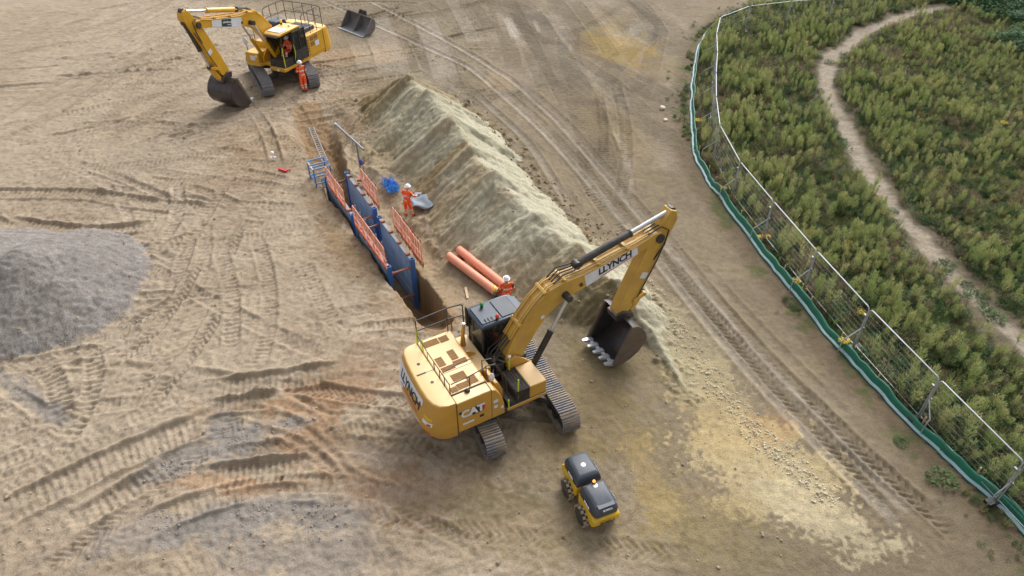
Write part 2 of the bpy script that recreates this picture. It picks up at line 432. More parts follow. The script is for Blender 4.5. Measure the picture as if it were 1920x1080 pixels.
# damp, rolled haul ground to the right of the heap and beyond
haul = sstep(-7, -1, X + 0.42 * (Y - 27) - 0.0) * sstep(0, 1, 1.0 + 0 * X)
haul = np.maximum(haul, sstep(44, 50, Y + 0.5 * X))
put(haul * 0.92, C3(144, 130, 108))
put(haul * sstep(0.5, 0.64, n1) * 0.5, C3(128, 115, 94))
put(haul * sstep(0.52, 0.66, n2) * 0.35, C3(158, 142, 116))
for a in ((1152, 85, 2.6, 3.6, 20, C3(170, 144, 86), 2.0), (1130, 45, 2.0, 3.0, 0, C3(158, 138, 96), 0.8), (1240, 130, 2.2, 1.5, 0, C3(166, 140, 90), 0.6), (1150, 250, 1.8, 4.5, 20, C3(164, 142, 100), 0.6),
          (960, 55, 0.5, 3.4, 14, C3(190, 176, 152), 0.7), (930, 155, 1.0, 1.5, 20, C3(184, 160, 130), 0.6), (730, 75, 1.6, 4.5, 0, C3(172, 152, 130), 0.5), (815, 110, 1.1, 5.5, 12, C3(172, 154, 134), 0.4), (700, 100, 3.0, 1.6, 0, C3(190, 166, 136), 0.6), (680, 150, 1.2, 0.5, 0, C3(120, 104, 88), 0.7),
          (640, 110, 2.5, 1.6, 10, C3(186, 150, 112), 0.7), (560, 60, 3.5, 2.5, 0, C3(176, 150, 120), 0.5), (880, 30, 1.2, 9, 18, C3(130, 114, 96), 0.6), (1010, 30, 1.0, 9, 22, C3(126, 112, 94), 0.6), (1080, 80, 0.8, 8, 20, C3(134, 118, 98), 0.5),
          (520, 300, 2.2, 5.2, -60, C3(160, 134, 100), 0.55), (560, 250, 1.8, 5.0, -66, C3(146, 114, 74), 0.75), (470, 330, 2.5, 2.2, 0, C3(168, 146, 122), 0.6), (640, 220, 2.0, 3.0, 0, C3(150, 120, 82), 0.6), (700, 175, 2.0, 2.6, 30, C3(134, 108, 68), 0.75),
          (560, 190, 3.2, 1.6, 0, C3(156, 130, 98), 0.6), (640, 480, 3.4, 1.1, -58, C3(172, 146, 112), 0.6), (690, 530, 0.7, 4.2, 30, C3(158, 126, 86), 0.7), (620, 400, 0.8, 4.0, 30, C3(150, 120, 80), 0.8),
          (690, 290, 0.9, 2.0, 30, C3(196, 176, 136), 0.7), (770, 440, 1.0, 4.0, 30, C3(188, 164, 124), 0.7), (800, 520, 1.3, 2.0, 30, C3(186, 158, 120), 0.6), (880, 560, 1.4, 1.4, 0, C3(178, 152, 116), 0.6),
          (600, 740, 3.0, 1.0, 15, C3(174, 130, 90), 0.75), (560, 780, 1.6, 1.2, 0, C3(186, 142, 102), 0.7), (660, 700, 1.8, 1.6, 0, C3(166, 126, 90), 0.6), (420, 905, 1.5, 0.35, 0, C3(188, 134, 84), 0.8), (540, 905, 1.8, 0.4, 10, C3(172, 126, 84), 0.7), (650, 860, 2.2, 1.4, 0, C3(172, 130, 94), 0.7), (840, 930, 2.3, 1.2, 0, C3(168, 128, 94), 0.75), (720, 800, 1.6, 1.1, 0, C3(160, 138, 112), 0.6),
          (1010, 900, 2.6, 2.4, 0, C3(168, 148, 108), 0.7), (980, 840, 2.0, 1.6, 0, C3(156, 136, 100), 0.6), (920, 950, 1.8, 0.5, 15, C3(142, 138, 112), 0.6), (1000, 1000, 4.0, 1.2, 0, C3(158, 138, 98), 0.7),
          (1130, 720, 2.2, 2.4, 0, C3(156, 140, 100), 0.8), (1180, 680, 2.0, 1.6, 0, C3(140, 126, 90), 0.8), (1120, 780, 2.0, 2.0, 0, C3(178, 152, 104), 0.6), (1200, 840, 1.6, 2.2, 0, C3(154, 140, 100), 0.7), (1090, 600, 1.4, 1.2, 0, C3(128, 114, 80), 0.8),
          (1290, 640, 1.1, 2.8, 20, C3(186, 174, 140), 0.75), (1330, 740, 1.2, 2.4, 18, C3(196, 180, 138), 0.8), (1430, 880, 2.6, 1.7, -30, C3(216, 196, 150), 0.95), (1350, 800, 1.1, 1.3, 0, C3(208, 180, 128), 0.8), (1530, 960, 2.0, 1.0, -35, C3(214, 200, 166), 0.85), (1440, 800, 0.7, 0.6, 0, C3(206, 152, 96), 0.6), (1290, 960, 2.2, 1.2, 0, C3(176, 156, 108), 0.7), (1210, 890, 0.6, 2.2, 12, C3(206, 178, 118), 0.7), (1300, 1020, 3.0, 1.0, 0, C3(160, 146, 104), 0.6)):
    put(blob(*a[:5]) * a[6] * (0.42 if a[5][0] > 2.5 * a[5][2] else 0.72) * site_m, a[5])
# crushed grey stone spread on the sand
for a in ((450, 820, 0.9, 0.8, 30, 0.9), (540, 790, 0.7, 0.35, 10, 0.8), (320, 870, 1.2, 0.45, 30, 0.7), (480, 960, 2.0, 0.55, 20, 0.8), (600, 965, 1.2, 0.5, 0, 0.7), (40, 735, 2.0, 0.35, -30, 0.7), (300, 990, 2.0, 0.6, 20, 0.6), (560, 1040, 2.4, 0.8, 0, 0.6), (430, 790, 0.6, 0.4, 0, 0.7), (110, 775, 1.2, 0.22, -32, 0.6), (700, 850, 0.9, 0.4, -20, 0.4)):
    put(blob(*a[:5], soft=0.45, warp=0.9) * a[5] * site_m, C3(156, 149, 142))

# -------- wheel, crawler and drum marks pressed into the ground
DZ = np.zeros(X.shape)
n4 = fbm(X * 0.55, Y * 0.55, 3, 150)
def stamp(px, width, kind, depth=0.05, amp=0.03, pitch=0.2, lip=0.04, tone=0.0, world=None, fade=1.0):
    global DZ, COLR
    pts = world if world is not None else [gp(*q) for q in px]
    # smooth and resample
    P = np.array(pts)
    if len(P) > 2:
        t = np.concatenate([[0], np.cumsum(np.hypot(*np.diff(P, axis=0).T))])
        tt = np.linspace(0, t[-1], max(4, int(t[-1] / 0.8)))
        for _ in range(1):
            P = np.stack([np.interp(tt, t, P[:, 0]), np.interp(tt, t, P[:, 1])], 1)
        for _ in range(3):
            Q = P.copy(); Q[1:-1] = (P[:-2] + 2 * P[1:-1] + P[2:]) / 4; P = Q
    marg = width * 0.5 + 0.5
    i0, i1 = np.searchsorted(xs, [P[:, 0].min() - marg, P[:, 0].max() + marg]); j0, j1 = np.searchsorted(ys, [P[:, 1].min() - marg, P[:, 1].max() + marg])
    if i1 - i0 < 3 or j1 - j0 < 3: return
    sl = (slice(j0, j1), slice(i0, i1))
    D = np.full((j1 - j0, i1 - i0), 1e9); S = np.zeros_like(D); SD = np.ones_like(D)
    acc = 0.0
    for (ax, ay), (bx, by) in zip(P[:-1], P[1:]):
        dx, dy = bx - ax, by - ay; L = math.hypot(dx, dy)
        if L < 1e-6: continue
        a0, a1 = np.searchsorted(xs, [min(ax, bx) - marg, max(ax, bx) + marg]); b0, b1 = np.searchsorted(ys, [min(ay, by) - marg, max(ay, by) + marg])
        a0, a1, b0, b1 = max(a0, i0), min(a1, i1), max(b0, j0), min(b1, j1)
        if a1 <= a0 or b1 <= b0: acc += L; continue
        s2 = (slice(b0 - j0, b1 - j0), slice(a0 - i0, a1 - i0))
        xx, yy = X[b0:b1, a0:a1], Y[b0:b1, a0:a1]
        t = np.clip(((xx - ax) * dx + (yy - ay) * dy) / (L * L), 0, 1)
        qx, qy = xx - ax - t * dx, yy - ay - t * dy
        d = np.hypot(qx, qy); m = d < D[s2]
        D[s2] = np.where(m, d, D[s2]); S[s2] = np.where(m, acc + t * L, S[s2]); SD[s2] = np.where(m, np.sign(dx * qy - dy * qx), SD[s2])
        acc += L
    w2 = width / 2
    wob = (n3[sl] - 0.5) * 0.10
    ends = sstep(0, 1.6, S) * sstep(0, 1.6, acc - S) * (0.72 + 0.28 * sstep(0.38, 0.55, n4[sl]))
    ends_c = sstep(0, 0.9, S) * sstep(0, 0.9, acc - S)
    inn_c = (1 - sstep(w2 - 0.05, w2 + 0.06, D + wob)) * ends_c
    patch = sstep(0.30, 0.50, n2[sl] + 0.12 * fade)
    inn = (1 - sstep(w2 - 0.05, w2 + 0.05, D + wob)) * ends
    rim = np.exp(-((D - w2 - 0.06) / 0.085) ** 2) * ends * (0.35 + 1.3 * n2[sl])
    far = np.clip(1.0 + (Y[sl] - 20) * 0.012, 1.0, 1.5)
    pt = pitch * far
    if kind == 'crawler':
        tr = np.abs(((S + wob * 0.3) / pt) % 1.0 - 0.5) * 2
        tr = sstep(0.25, 0.75, tr) - 0.5
        mid = 1.0 - 0.6 * np.exp(-(D / 0.06) ** 2)
        z = 0.9 * (-depth * inn + rim * lip) + inn * amp * tr * mid * patch
    elif kind == 'tyre':
        ph = (S + D * 0.9) / pt + 0.5 * (SD > 0)
        tr = np.abs(ph % 1.0 - 0.5) * 2
        tr = sstep(0.3, 0.7, tr) - 0.5
        z = -depth * inn + inn * amp * tr * patch + rim * lip
    elif kind == 'drum':
        tr = np.abs((S / pt) % 1.0 - 0.5) * 2 - 0.5
        z = -depth * inn + inn * amp * tr * patch + rim * lip
    else:
        q = np.exp(-(D / (w2 * 0.8)) ** 2) * ends
        z = -depth * q + rim * lip
    keep = (site_m * (1 - heap_m) * (1 - grav_m))[sl]
    DZ[sl] = DZ[sl] * (1 - 0.75 * inn * keep) + z * keep
    if tone:
        m = (inn_c * keep * min(1, abs(tone)) * np.clip(0.62 + 0.5 * (n3[sl] - 0.5) + 0.5 * (n5[sl] - 0.5) + 0.5 * (n2[sl] - 0.5), 0, 1))[..., None]
        tgt = COLR[sl] * (0.66 if tone < 0 else 1.0) + (0 if tone < 0 else 0.032 * max(1.0, tone))
        COLR[sl] = COLR[sl] * (1 - m) + m * tgt

def pair(px, gauge, *a, **k):
    P = np.array([gp(*q) for q in px]); d = np.gradient(P, axis=0); d /= np.hypot(d[:, 0], d[:, 1])[:, None] + 1e-9
    nrm = np.stack([-d[:, 1], d[:, 0]], 1)
    for s in (-0.5, 0.5):
        stamp(None, *a, world=[tuple(q) for q in P + nrm * gauge * s], **k)

rnd = random.Random(5)
# old faint marks over the whole working area
def flow(x, y):
    nz = float(fbm(np.array([x * .09]), np.array([y * .09]), 2, 301)[0]) - .5
    if y < 21: base = 0.50
    elif x > -13 and y < 36: base = 2.0
    elif y < 34: base = 0.05
    else: base = 0.75
    return base + nz * 2.2
for k in range(230):
    cx, cy = rnd.uniform(-36, -3), 8 + 52 * rnd.random() ** 1.4
    a = flow(cx, cy) + rnd.gauss(0, .22); cur = rnd.uniform(-0.10, 0.10); L = rnd.uniform(4, 13); P = []
    x, y = cx, cy
    for i in range(int(L / 0.5)):
        P.append((x, y)); x += 0.5 * math.cos(a); y += 0.5 * math.sin(a); a += cur * 0.5 + rnd.gauss(0, 0.015)
    kd = rnd.choice(['crawler', 'crawler', 'tyre', 'rut'])
    dp = rnd.uniform(0.01, 0.06) if rnd.random() < .8 else rnd.uniform(0.06, 0.12)
    stamp(None, rnd.choice([0.6, 0.6, 0.45]), kd, dp, rnd.uniform(0.03, 0.055), rnd.uniform(0.19, 0.26), dp * rnd.uniform(.6, 1.1), rnd.choice([-0.5, -.3, 0, 0.4]), world=P, fade=0.8)
for k in range(60):
    cx, cy = rnd.uniform(-4, 16), rnd.uniform(30, 60)
    a = rnd.gauss(1.95, 0.18) if rnd.random() < 0.75 else rnd.gauss(1.2, 0.2); cur = rnd.uniform(-0.03, 0.03); L = rnd.uniform(6, 16); P = []
    x, y = cx, cy
    for i in range(int(L / 0.6)):
        P.append((x, y)); x += 0.6 * math.cos(a); y += 0.6 * math.sin(a); a += cur * 0.6
    stamp(None, rnd.choice([0.9, 0.7, 1.6]), 'drum', rnd.uniform(0.0, 0.02), 0.016, 0.26, 0.012, rnd.choice([-0.8, -0.5, 0.5, 0.7]), world=P, fade=1)
# drum passes at the top
for (x0, y0, x1, y1, w, tn) in ((983, 20, 1092, 205, 2.6, -1.0), (940, -20, 1030, 170, 1.5, -0.9), (1032, -10, 1106, 98, 1.5, -1.0), (1075, 0, 1150, 110, 1.2, -0.8), (917, -10, 965, 130, 1.2, -0.8), (1089, 180, 1130, 330, 2.2, -0.9), (880, 0, 920, 60, 1.0, -0.7), (770, 60, 812, 150, 1.0, -0.9), (745, 60, 775, 140, 0.8, -0.6), (1190, 0, 1240, 70, 1.6, -0.8), (1235, 60, 1195, 190, 1.3, -0.6), (1120, 250, 1150, 400, 1.2, -0.6), (1040, 240, 1110, 350, 1.0, -0.7),
                                (794, 30, 838, 150, 1.7, 2.2), (700, 30, 742, 140, 2.2, 2.0), (839, -10, 892, 82, 1.0, 1.8), (1035, 25, 1070, 80, 1.2, 1.6), (1205, 40, 1190, 95, 1.8, 1.4), (948, 30, 968, 75, 0.7, 3.6), (1000, 35, 1012, 62, 0.3, 3.0), (1064, 80, 1074, 100, 0.3, 3.0), (1100, 0, 1180, 90, 0.9, 1.2), (660, 60, 690, 130, 1.2, 1.6)):
    stamp([(x0, y0), ((x0 + x1) / 2 + 4, (y0 + y1) / 2), (x1, y1)], w, 'drum', 0.015, 0.022, 0.26, 0.015, tn)
# haul road ruts past the heap
for P, w, dp, tn in (([(600, 0), (740, 60), (880, 125), (985, 215), (1060, 290), (1130, 370), (1200, 450), (1262, 525), (1335, 615), (1400, 690), (1490, 790), (1600, 900), (1700, 1000)], 0.42, 0.06, 2.6),
                     ([(690, 0), (830, 70), (960, 150), (1040, 222), (1110, 300), (1180, 380), (1252, 462), (1320, 545), (1400, 640), (1500, 745), (1610, 860), (1720, 980)], 0.42, 0.06, 2.4),
                     ([(890, 175), (985, 260), (1040, 340), (1075, 400)], 0.4, 0.05, 1.8), ([(1150, 240), (1180, 300), (1185, 370)], 0.4, 0.05, 1.6)):
    stamp(P, w, 'rut', dp, 0.03, 0.22, 0.05, tn)
    stamp([(q[0] + 14, q[1]) for q in P[2:]], 0.4, 'tyre', 0.02, 0.03, 0.24, 0.03, -0.3)
stamp([(1240, 470), (1300, 545), (1370, 625), (1450, 720), (1560, 835), (1690, 960)], 0.55, 'tyre', 0.07, 0.07, 0.27, 0.06, -0.5)
stamp([(1480, 700), (1540, 770), (1640, 870), (1760, 975), (1840, 1050)], 0.55, 'tyre', 0.06, 0.09, 0.28, 0.06, -0.3)
stamp([(1320, 500), (1400, 590), (1500, 695), (1620, 810)], 0.5, 'rut', 0.04, 0.05, 0.25, 0.05, 0.3)
stamp([(1090, 330), (1120, 380), (1170, 440), (1230, 520)], 0.6, 'crawler', 0.04, 0.05, 0.22, 0.04, -0.3)
stamp([(1150, 150), (1170, 220), (1175, 300), (1160, 380)], 0.7, 'crawler', 0.03, 0.065, 0.22, 0.03, 0.2)
stamp([(1120, 170), (1130, 230), (1130, 310)], 0.6, 'crawler', 0.03, 0.065, 0.22, 0.03, 0.0)
for k in range(16):
    a0 = rnd.uniform(-40, 420); b0 = rnd.uniform(40, 330)
    L_ = rnd.uniform(120, 320); sl_ = rnd.uniform(0.25, 0.75)
    pair([(a0, b0), (a0 + L_ * .5, b0 - L_ * .5 * sl_ + rnd.uniform(-6, 6)), (a0 + L_, b0 - L_ * sl_)], 2.2, 0.45, rnd.choice(['rut', 'crawler', 'tyre']), 0.03, 0.035, 0.24, 0.035, rnd.choice([-.5, .5]))
# left: broad crawler swathes with pushed-up lips
for P, w, dp, am, pi, lp, tn in (
        ([(-60, 362), (60, 360), (170, 362), (290, 384), (420, 396)], 0.9, 0.13, 0.05, 0.22, 0.13, -0.2),
        ([(0, 412), (110, 428), (210, 436), (300, 418)], 0.8, 0.14, 0.05, 0.22, 0.14, -0.2),
        ([(140, 455), (240, 480), (330, 462), (420, 420)], 0.7, 0.05, 0.05, 0.22, 0.06, 0.0),
        ([(250, 330), (330, 350), (390, 340)], 0.6, 0.04, 0.05, 0.2, 0.04, 0.0),
        ([(225, 510), (300, 470), (340, 400), (330, 330)], 0.6, 0.05, 0.05, 0.22, 0.05, 0.2),
        ([(330, 560), (345, 470), (400, 380), (440, 320)], 0.6, 0.05, 0.05, 0.22, 0.05, 0.0),
        ([(130, 600), (200, 510), (290, 500), (350, 560)], 0.6, 0.03, 0.05, 0.22, 0.04, 0.2),
        ([(410, 460), (440, 560), (430, 680)], 0.6, 0.05, 0.05, 0.24, 0.05, 0.0),
        ([(480, 440), (510, 540), (500, 660), (470, 720)], 0.6, 0.05, 0.045, 0.22, 0.05, -0.2),
        ([(560, 470), (600, 560), (640, 640)], 0.6, 0.03, 0.05, 0.22, 0.04, 0.0),
        ([(-40, 985), (90, 925), (200, 862), (330, 815), (420, 780)], 1.1, 0.16, 0.045, 0.22, 0.15, 0.1),
        ([(360, 735), (470, 720), (560, 708), (660, 690)], 0.9, 0.15, 0.05, 0.22, 0.15, -0.1),
        ([(330, 905), (420, 890), (500, 880), (600, 872)], 0.9, 0.15, 0.07, 0.2, 0.14, 0.2),
        ([(330, 770), (430, 758), (540, 748)], 0.7, 0.1, 0.04, 0.22, 0.12, -0.2),
        ([(100, 1000), (200, 950), (290, 900), (350, 850)], 0.8, 0.14, 0.05, 0.22, 0.14, 0.0),
        ([(240, 1000), (330, 950), (400, 925), (520, 905)], 0.8, 0.12, 0.04, 0.2, 0.14, 0.0),
        ([(60, 660), (110, 700), (125, 770), (110, 830)], 0.7, 0.04, 0.10, 0.26, 0.03, 0.1),
        ([(-10, 720), (50, 740), (100, 790)], 0.5, 0.08, 0.02, 0.22, 0.08, 0.0),
        ([(170, 640), (190, 720), (150, 800), (90, 880)], 0.6, 0.04, 0.07, 0.25, 0.04, 0.1),
        ([(0, 800), (90, 830), (150, 860)], 0.6, 0.04, 0.05, 0.22, 0.05, 0.0),
        ([(-30, 880), (50, 860), (130, 800), (200, 720)], 0.6, 0.06, 0.04, 0.22, 0.07, 0.0),
        ([(560, 640), (640, 610), (700, 590)], 0.5, 0.03, 0.04, 0.2, 0.03, 0.0)):
    stamp(P, w, 'crawler', dp, am, pi, lp, tn, fade=1.2)
for P in ([(200, 640), (260, 590), (330, 560), (400, 540)], [(190, 700), (280, 640), (320, 590), (380, 480)], [(260, 790), (330, 700), (400, 620), (420, 560)], [(300, 720), (290, 690), (260, 760)], [(230, 760), (300, 690), (350, 640)]):
    stamp(P, 0.5, 'tyre', 0.06, 0.07, 0.26, 0.07, -0.2)
for rr in (3.5, 3.66, 3.8, 4.1, 4.22, 4.5, 4.9):                 # slewing marks round the near machine
    c = (-0.22, 15.77); a0, a1 = R(205), R(262)
    stamp(None, 0.16, 'rut', 0.035, 0.02, 0.2, 0.03, 0.3, world=[(c[0] + rr * math.cos(a0 + (a1 - a0) * i / 12), c[1] + rr * math.sin(a0 + (a1 - a0) * i / 12)) for i in range(13)])
for P in ([(500, 765), (545, 770), (590, 800), (650, 880), (690, 930)], [(470, 800), (540, 805), (600, 830), (650, 910)], [(500, 720), (560, 740), (640, 790)]):
    stamp(P, 0.25, 'rut', 0.05, 0.02, 0.2, 0.05, 0.2)
stamp([(1200, 860), (1190, 930), (1160, 970), (1100, 1000)], 0.85, 'rut', 0.05, 0.02, 0.2, 0.06, 0.7)

# -------- clods, lumps and grain
cl = fbm(X * 1.7, Y * 1.7, 5, 90, 0.6) - 0.5
fine = fbm(X * 6.0, Y * 6.0, 2, 96) - 0.5
rough_site = 0.16 + 0.0 * X
edge_r = np.exp(-((HH + 0.15) / 0.18) ** 2)           # crumbs round the foot of the heap
micro = site_m * (cl * 0.10 + fine * 0.05) * (1 - 0.45 * haul) + edge_r * site_m * (np.maximum(fbm(X * 3.3, Y * 3.3, 3, 101) - 0.52, 0) * 0.55)
tread = np.zeros(X.shape)
for k in range(16):                                    # worn tread patches, each lying its own way
    a_ = k * 0.81 + 0.3
    mk = sstep(0.60, 0.70, fbm(X * 0.38, Y * 0.38, 2, 200 + 5 * k))
    s_ = (X * math.cos(a_) + Y * math.sin(a_) + 0.5 * (n2 - 0.5)) / (0.20 + 0.012 * (k % 5))
    tread = np.where(mk > 0.02, tread * (1 - mk) + mk * (sstep(0.25, 0.75, np.abs(s_ % 1.0 - 0.5) * 2) - 0.5), tread)
rid = 1 - np.abs(fbm(X * 2.6, Y * 2.6, 4, 160, 0.6) - 0.5) * 4
left_w = 1 - 0.6 * haul
micro = micro + site_m * left_w * (tread * 0.016 * (0.2 + n2) + np.clip(rid - 0.2, 0, 1) * 0.03 * sstep(0.40, 0.58, n4) + (vnoise(X * 5.2, Y * 5.2, 171) - 0.5) * 0.045 + (vnoise(X * 8.7, Y * 8.7, 173) - 0.5) * 0.04)
ridge_d, ridge_s, ridge_side = poly_dist(X, Y, [(q[0], q[1]) for q in HEAP])
gul = fbm(ridge_s * 2.3 + 0.6 * (n2 - 0.5), ridge_d * 0.2, 4, 105, 0.62) - 0.5
fang = fbm(ridge_s * 0.55 + (n2 - 0.5) * 0.3, ridge_d * 0.1, 2, 107) - 0.5
micro = micro + heap_m * (gul * 0.30 * sstep(0, 0.9, ridge_d) + fine * 0.06 + cl * 0.10 + (vnoise(X * 6.4, Y * 6.4, 177) - 0.5) * 0.05)
micro = micro + grav_m * (fine * 0.03 + (n2 - 0.5) * 0.05)
micro = micro + meadow_m * (cl * 0.18 + 0.10 - path_m * 0.06)
far_keep = ((X > -60) & (X < 50) & (Y > 5) & (Y < 75)).astype(float)
Z = Z + (micro + DZ) * far_keep
# heap colours: olive-grey subsoil with brown slips
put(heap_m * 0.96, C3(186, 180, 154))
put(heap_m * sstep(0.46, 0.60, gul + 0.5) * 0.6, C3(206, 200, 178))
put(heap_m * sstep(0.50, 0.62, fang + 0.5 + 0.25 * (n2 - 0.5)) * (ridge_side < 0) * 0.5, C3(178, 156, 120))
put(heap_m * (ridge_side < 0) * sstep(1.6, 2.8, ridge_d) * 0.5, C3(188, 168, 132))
put(heap_m * (ridge_side > 0) * sstep(0.2, 1.2, ridge_d) * 0.5, C3(206, 200, 174))  # flank facing the sun: its brighter light painted in as paler soil
put(heap_m * np.exp(-((ridge_s - 9.2 - 0.1 * ridge_d + 0.5 * (n2 - 0.5)) / (0.25 + 0.25 * ridge_d)) ** 2) * (ridge_side < 0) * 0.9, C3(140, 112, 72))
put(heap_m * np.exp(-((ridge_s - 0.0) / 0.9) ** 2) * 0.75, C3(146, 122, 80))
put(heap_m * sstep(19.0, 20.2, ridge_s) * (ridge_side < 0) * 0.8, C3(128, 116, 82))
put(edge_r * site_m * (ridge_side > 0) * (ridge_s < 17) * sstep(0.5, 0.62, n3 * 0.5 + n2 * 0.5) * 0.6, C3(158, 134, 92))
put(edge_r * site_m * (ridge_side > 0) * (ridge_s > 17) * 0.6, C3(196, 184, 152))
put(grav_m, C3(156, 149, 143))
put(grav_m * sstep(0.5, 0.6, n1 * 0.5 + n2 * 0.5) * 0.5, C3(143, 137, 132))
put(grav_m * (n3 > 0.62) * 0.4, C3(160, 156, 154))
# trench sides and floor: damp clay
td, ts, tsd = poly_dist(X, Y, TRENCH)
put((1 - sstep(0.7, 1.0, td)) * site_m * 0.8, C3(168, 138, 104))
# strip of weeds and turned earth beside the membrane
strip = np.exp(-((md - 0.5) / 0.55) ** 2) * site_m
put(strip * 0.85, C3(122, 106, 86))
put(strip * sstep(0.56, 0.66, n2) * 0.7, C3(92, 104, 58))
put(meadow_m, C3(78, 70, 46))
put(meadow_m * sstep(0.5, 0.62, n2) * 0.7, C3(84, 92, 44))
put(bare_m * 0.8, C3(122, 111, 93))
put(path_m, C3(172, 160, 143))
put(path_m * sstep(0.5, 0.65, n3) * 0.35, C3(156, 138, 114))
spk = (n3 - 0.5) * 0.30 + (fine) * 0.35
COLR *= np.clip(1 + spk * np.where(grav_m > 0.5, 1.1, 0.8), 0.5, 1.6)[..., None]
far_f = sstep(70, 140, np.hypot(X, Y - 20))
put(far_f * sstep(0.40, 0.6, fbm(X * 0.01, Y * 0.01, 3, 12)), C3(88, 98, 60))

def earth_mat(name, bump, bscale, var, vor=0.0):
    m = bpy.data.materials.new(name); m.use_nodes = True
    N, L = m.node_tree.nodes, m.node_tree.links
    b = N['Principled BSDF']; b.inputs['Roughness'].default_value = 0.92; b.inputs['Specular IOR Level'].default_value = 0.15
    at = N.new('ShaderNodeAttribute'); at.attribute_name = 'earth'
    geo = N.new('ShaderNodeNewGeometry')
    no = N.new('ShaderNodeTexNoise'); no.inputs['Scale'].default_value = bscale; no.inputs['Detail'].default_value = 8; no.inputs['Roughness'].default_value = 0.7
    L.new(geo.outputs['Position'], no.inputs['Vector'])
    mr = N.new('ShaderNodeMapRange'); mr.inputs[1].default_value = 0.3; mr.inputs[2].default_value = 0.7; mr.inputs[3].default_value = 1 - var; mr.inputs[4].default_value = 1 + var
    L.new(no.outputs[0], mr.inputs[0])
    mx = N.new('ShaderNodeMix'); mx.data_type = 'RGBA'; mx.blend_type = 'MULTIPLY'; mx.inputs[0].default_value = 1
    L.new(at.outputs['Color'], mx.inputs[6]); L.new(mr.outputs[0], mx.inputs[7])
    src = mx.outputs[2]
    hsrc = no.outputs[0]
    if vor > 0:
        vo = N.new('ShaderNodeTexVoronoi'); vo.inputs['Scale'].default_value = 34.0
        L.new(geo.outputs['Position'], vo.inputs['Vector'])
        v2 = N.new('ShaderNodeMapRange'); v2.inputs[3].default_value = 1 - vor; v2.inputs[4].default_value = 1 + vor
        sp = N.new('ShaderNodeSeparateColor'); L.new(vo.outputs['Color'], sp.inputs[0]); L.new(sp.outputs[0], v2.inputs[0])
        m5 = N.new('ShaderNodeMix'); m5.data_type = 'RGBA'; m5.blend_type = 'MULTIPLY'; m5.inputs[0].default_value = 1
        L.new(src, m5.inputs[6]); L.new(v2.outputs[0], m5.inputs[7]); src = m5.outputs[2]
        hsrc = vo.outputs['Distance']
    L.new(src, b.inputs['Base Color'])
    bp = N.new('ShaderNodeBump'); bp.inputs['Strength'].default_value = bump; bp.inputs['Distance'].default_value = 0.05
    L.new(hsrc, bp.inputs['Height']); L.new(bp.outputs[0], b.inputs['Normal'])
    return m
M_EARTH = earth_mat('site_earth', 0.8, 20.0, 0.24)
M_HEAP = earth_mat('heap_subsoil', 0.8, 13.0, 0.20)
M_GRAV = earth_mat('crushed_stone', 0.5, 20.0, 0.14, 0.26)
M_SOIL = earth_mat('meadow_soil', 0.6, 8.0, 0.25)

ny_, nx_ = X.shape
V = np.stack([X, Y, Z], -1).reshape(-1, 3).astype(np.float32)
C = np.concatenate([COLR, np.ones(X.shape + (1,), np.float32)], -1).reshape(-1, 4).astype(np.float32)
idx = np.arange(ny_ * nx_).reshape(ny_, nx_)
Q = np.stack([idx[:-1, :-1], idx[:-1, 1:], idx[1:, 1:], idx[1:, :-1]], -1).reshape(-1, 4)
cls = np.zeros((ny_ - 1, nx_ - 1), np.int8)
cls[meadow_m[:-1, :-1] > 0.5] = 4
cls[path_m[:-1, :-1] > 0.5] = 3
cls[(GG[:-1, :-1] > 0.02) & (HH[:-1, :-1] < 0.02)] = 2
cls[HH[:-1, :-1] > 0.02] = 1
cls = cls.reshape(-1)
def sheet(name, k, m):
    q = Q[cls == k]
    used = np.unique(q)
    remap = np.full(len(V), -1, np.int64); remap[used] = np.arange(len(used))
    q = remap[q]
    me = bpy.data.meshes.new(name)
    me.vertices.add(len(used)); me.vertices.foreach_set('co', V[used].ravel())
    me.loops.add(q.size); me.loops.foreach_set('vertex_index', q.ravel().astype(np.int32))
    me.polygons.add(len(q)); me.polygons.foreach_set('loop_start', np.arange(0, q.size, 4, dtype=np.int32))
    try: me.polygons.foreach_set('loop_total', np.full(len(q), 4, np.int32))
    except Exception: pass
    a = me.attributes.new('earth', 'FLOAT_COLOR', 'POINT'); a.data.foreach_set('color', C[used].ravel())
    me.update(calc_edges=True); me.shade_smooth()
    return link_mesh(name, me, m)
tag(sheet('ground', 0, M_EARTH), kind='structure')
tag(sheet('footpath', 3, M_SOIL), kind='structure')
tag(sheet('meadow_ground', 4, M_SOIL), kind='structure')
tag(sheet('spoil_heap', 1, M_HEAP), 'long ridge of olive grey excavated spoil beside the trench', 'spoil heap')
tag(sheet('gravel_heap', 2, M_GRAV), 'smooth heap of grey crushed stone at the left edge', 'gravel heap')
zi = lambda x, y: float(Z[min(np.searchsorted(ys, y), ny_ - 1), min(np.searchsorted(xs, x), nx_ - 1)])

# ------------------------------------------------------------------ text helper
def text_mesh(s, size, shear=0.0, bold=0.0, extrude=0.003, spacing=1.0):
    cu = bpy.data.curves.new('lettering', 'FONT')
    cu.body = s; cu.size = size; cu.shear = shear; cu.offset = bold; cu.extrude = extrude; cu.space_character = spacing
    cu.align_x = 'CENTER'; cu.align_y = 'CENTER'; cu.resolution_u = 3
    o = bpy.data.objects.new('lettering', cu); COL.objects.link(o)
    bpy.context.view_layer.update()
    dg = bpy.context.evaluated_depsgraph_get()
    me = bpy.data.meshes.new_from_object(o.evaluated_get(dg))
    me.materials.clear()
    bpy.data.objects.remove(o); bpy.data.curves.remove(cu)
    return me

def flat_text(s, size, M, m, parent, name='lettering', **k):
    me = text_mesh(s, size, **k); me.transform(M)
    return link_mesh(name, me, m, parent)

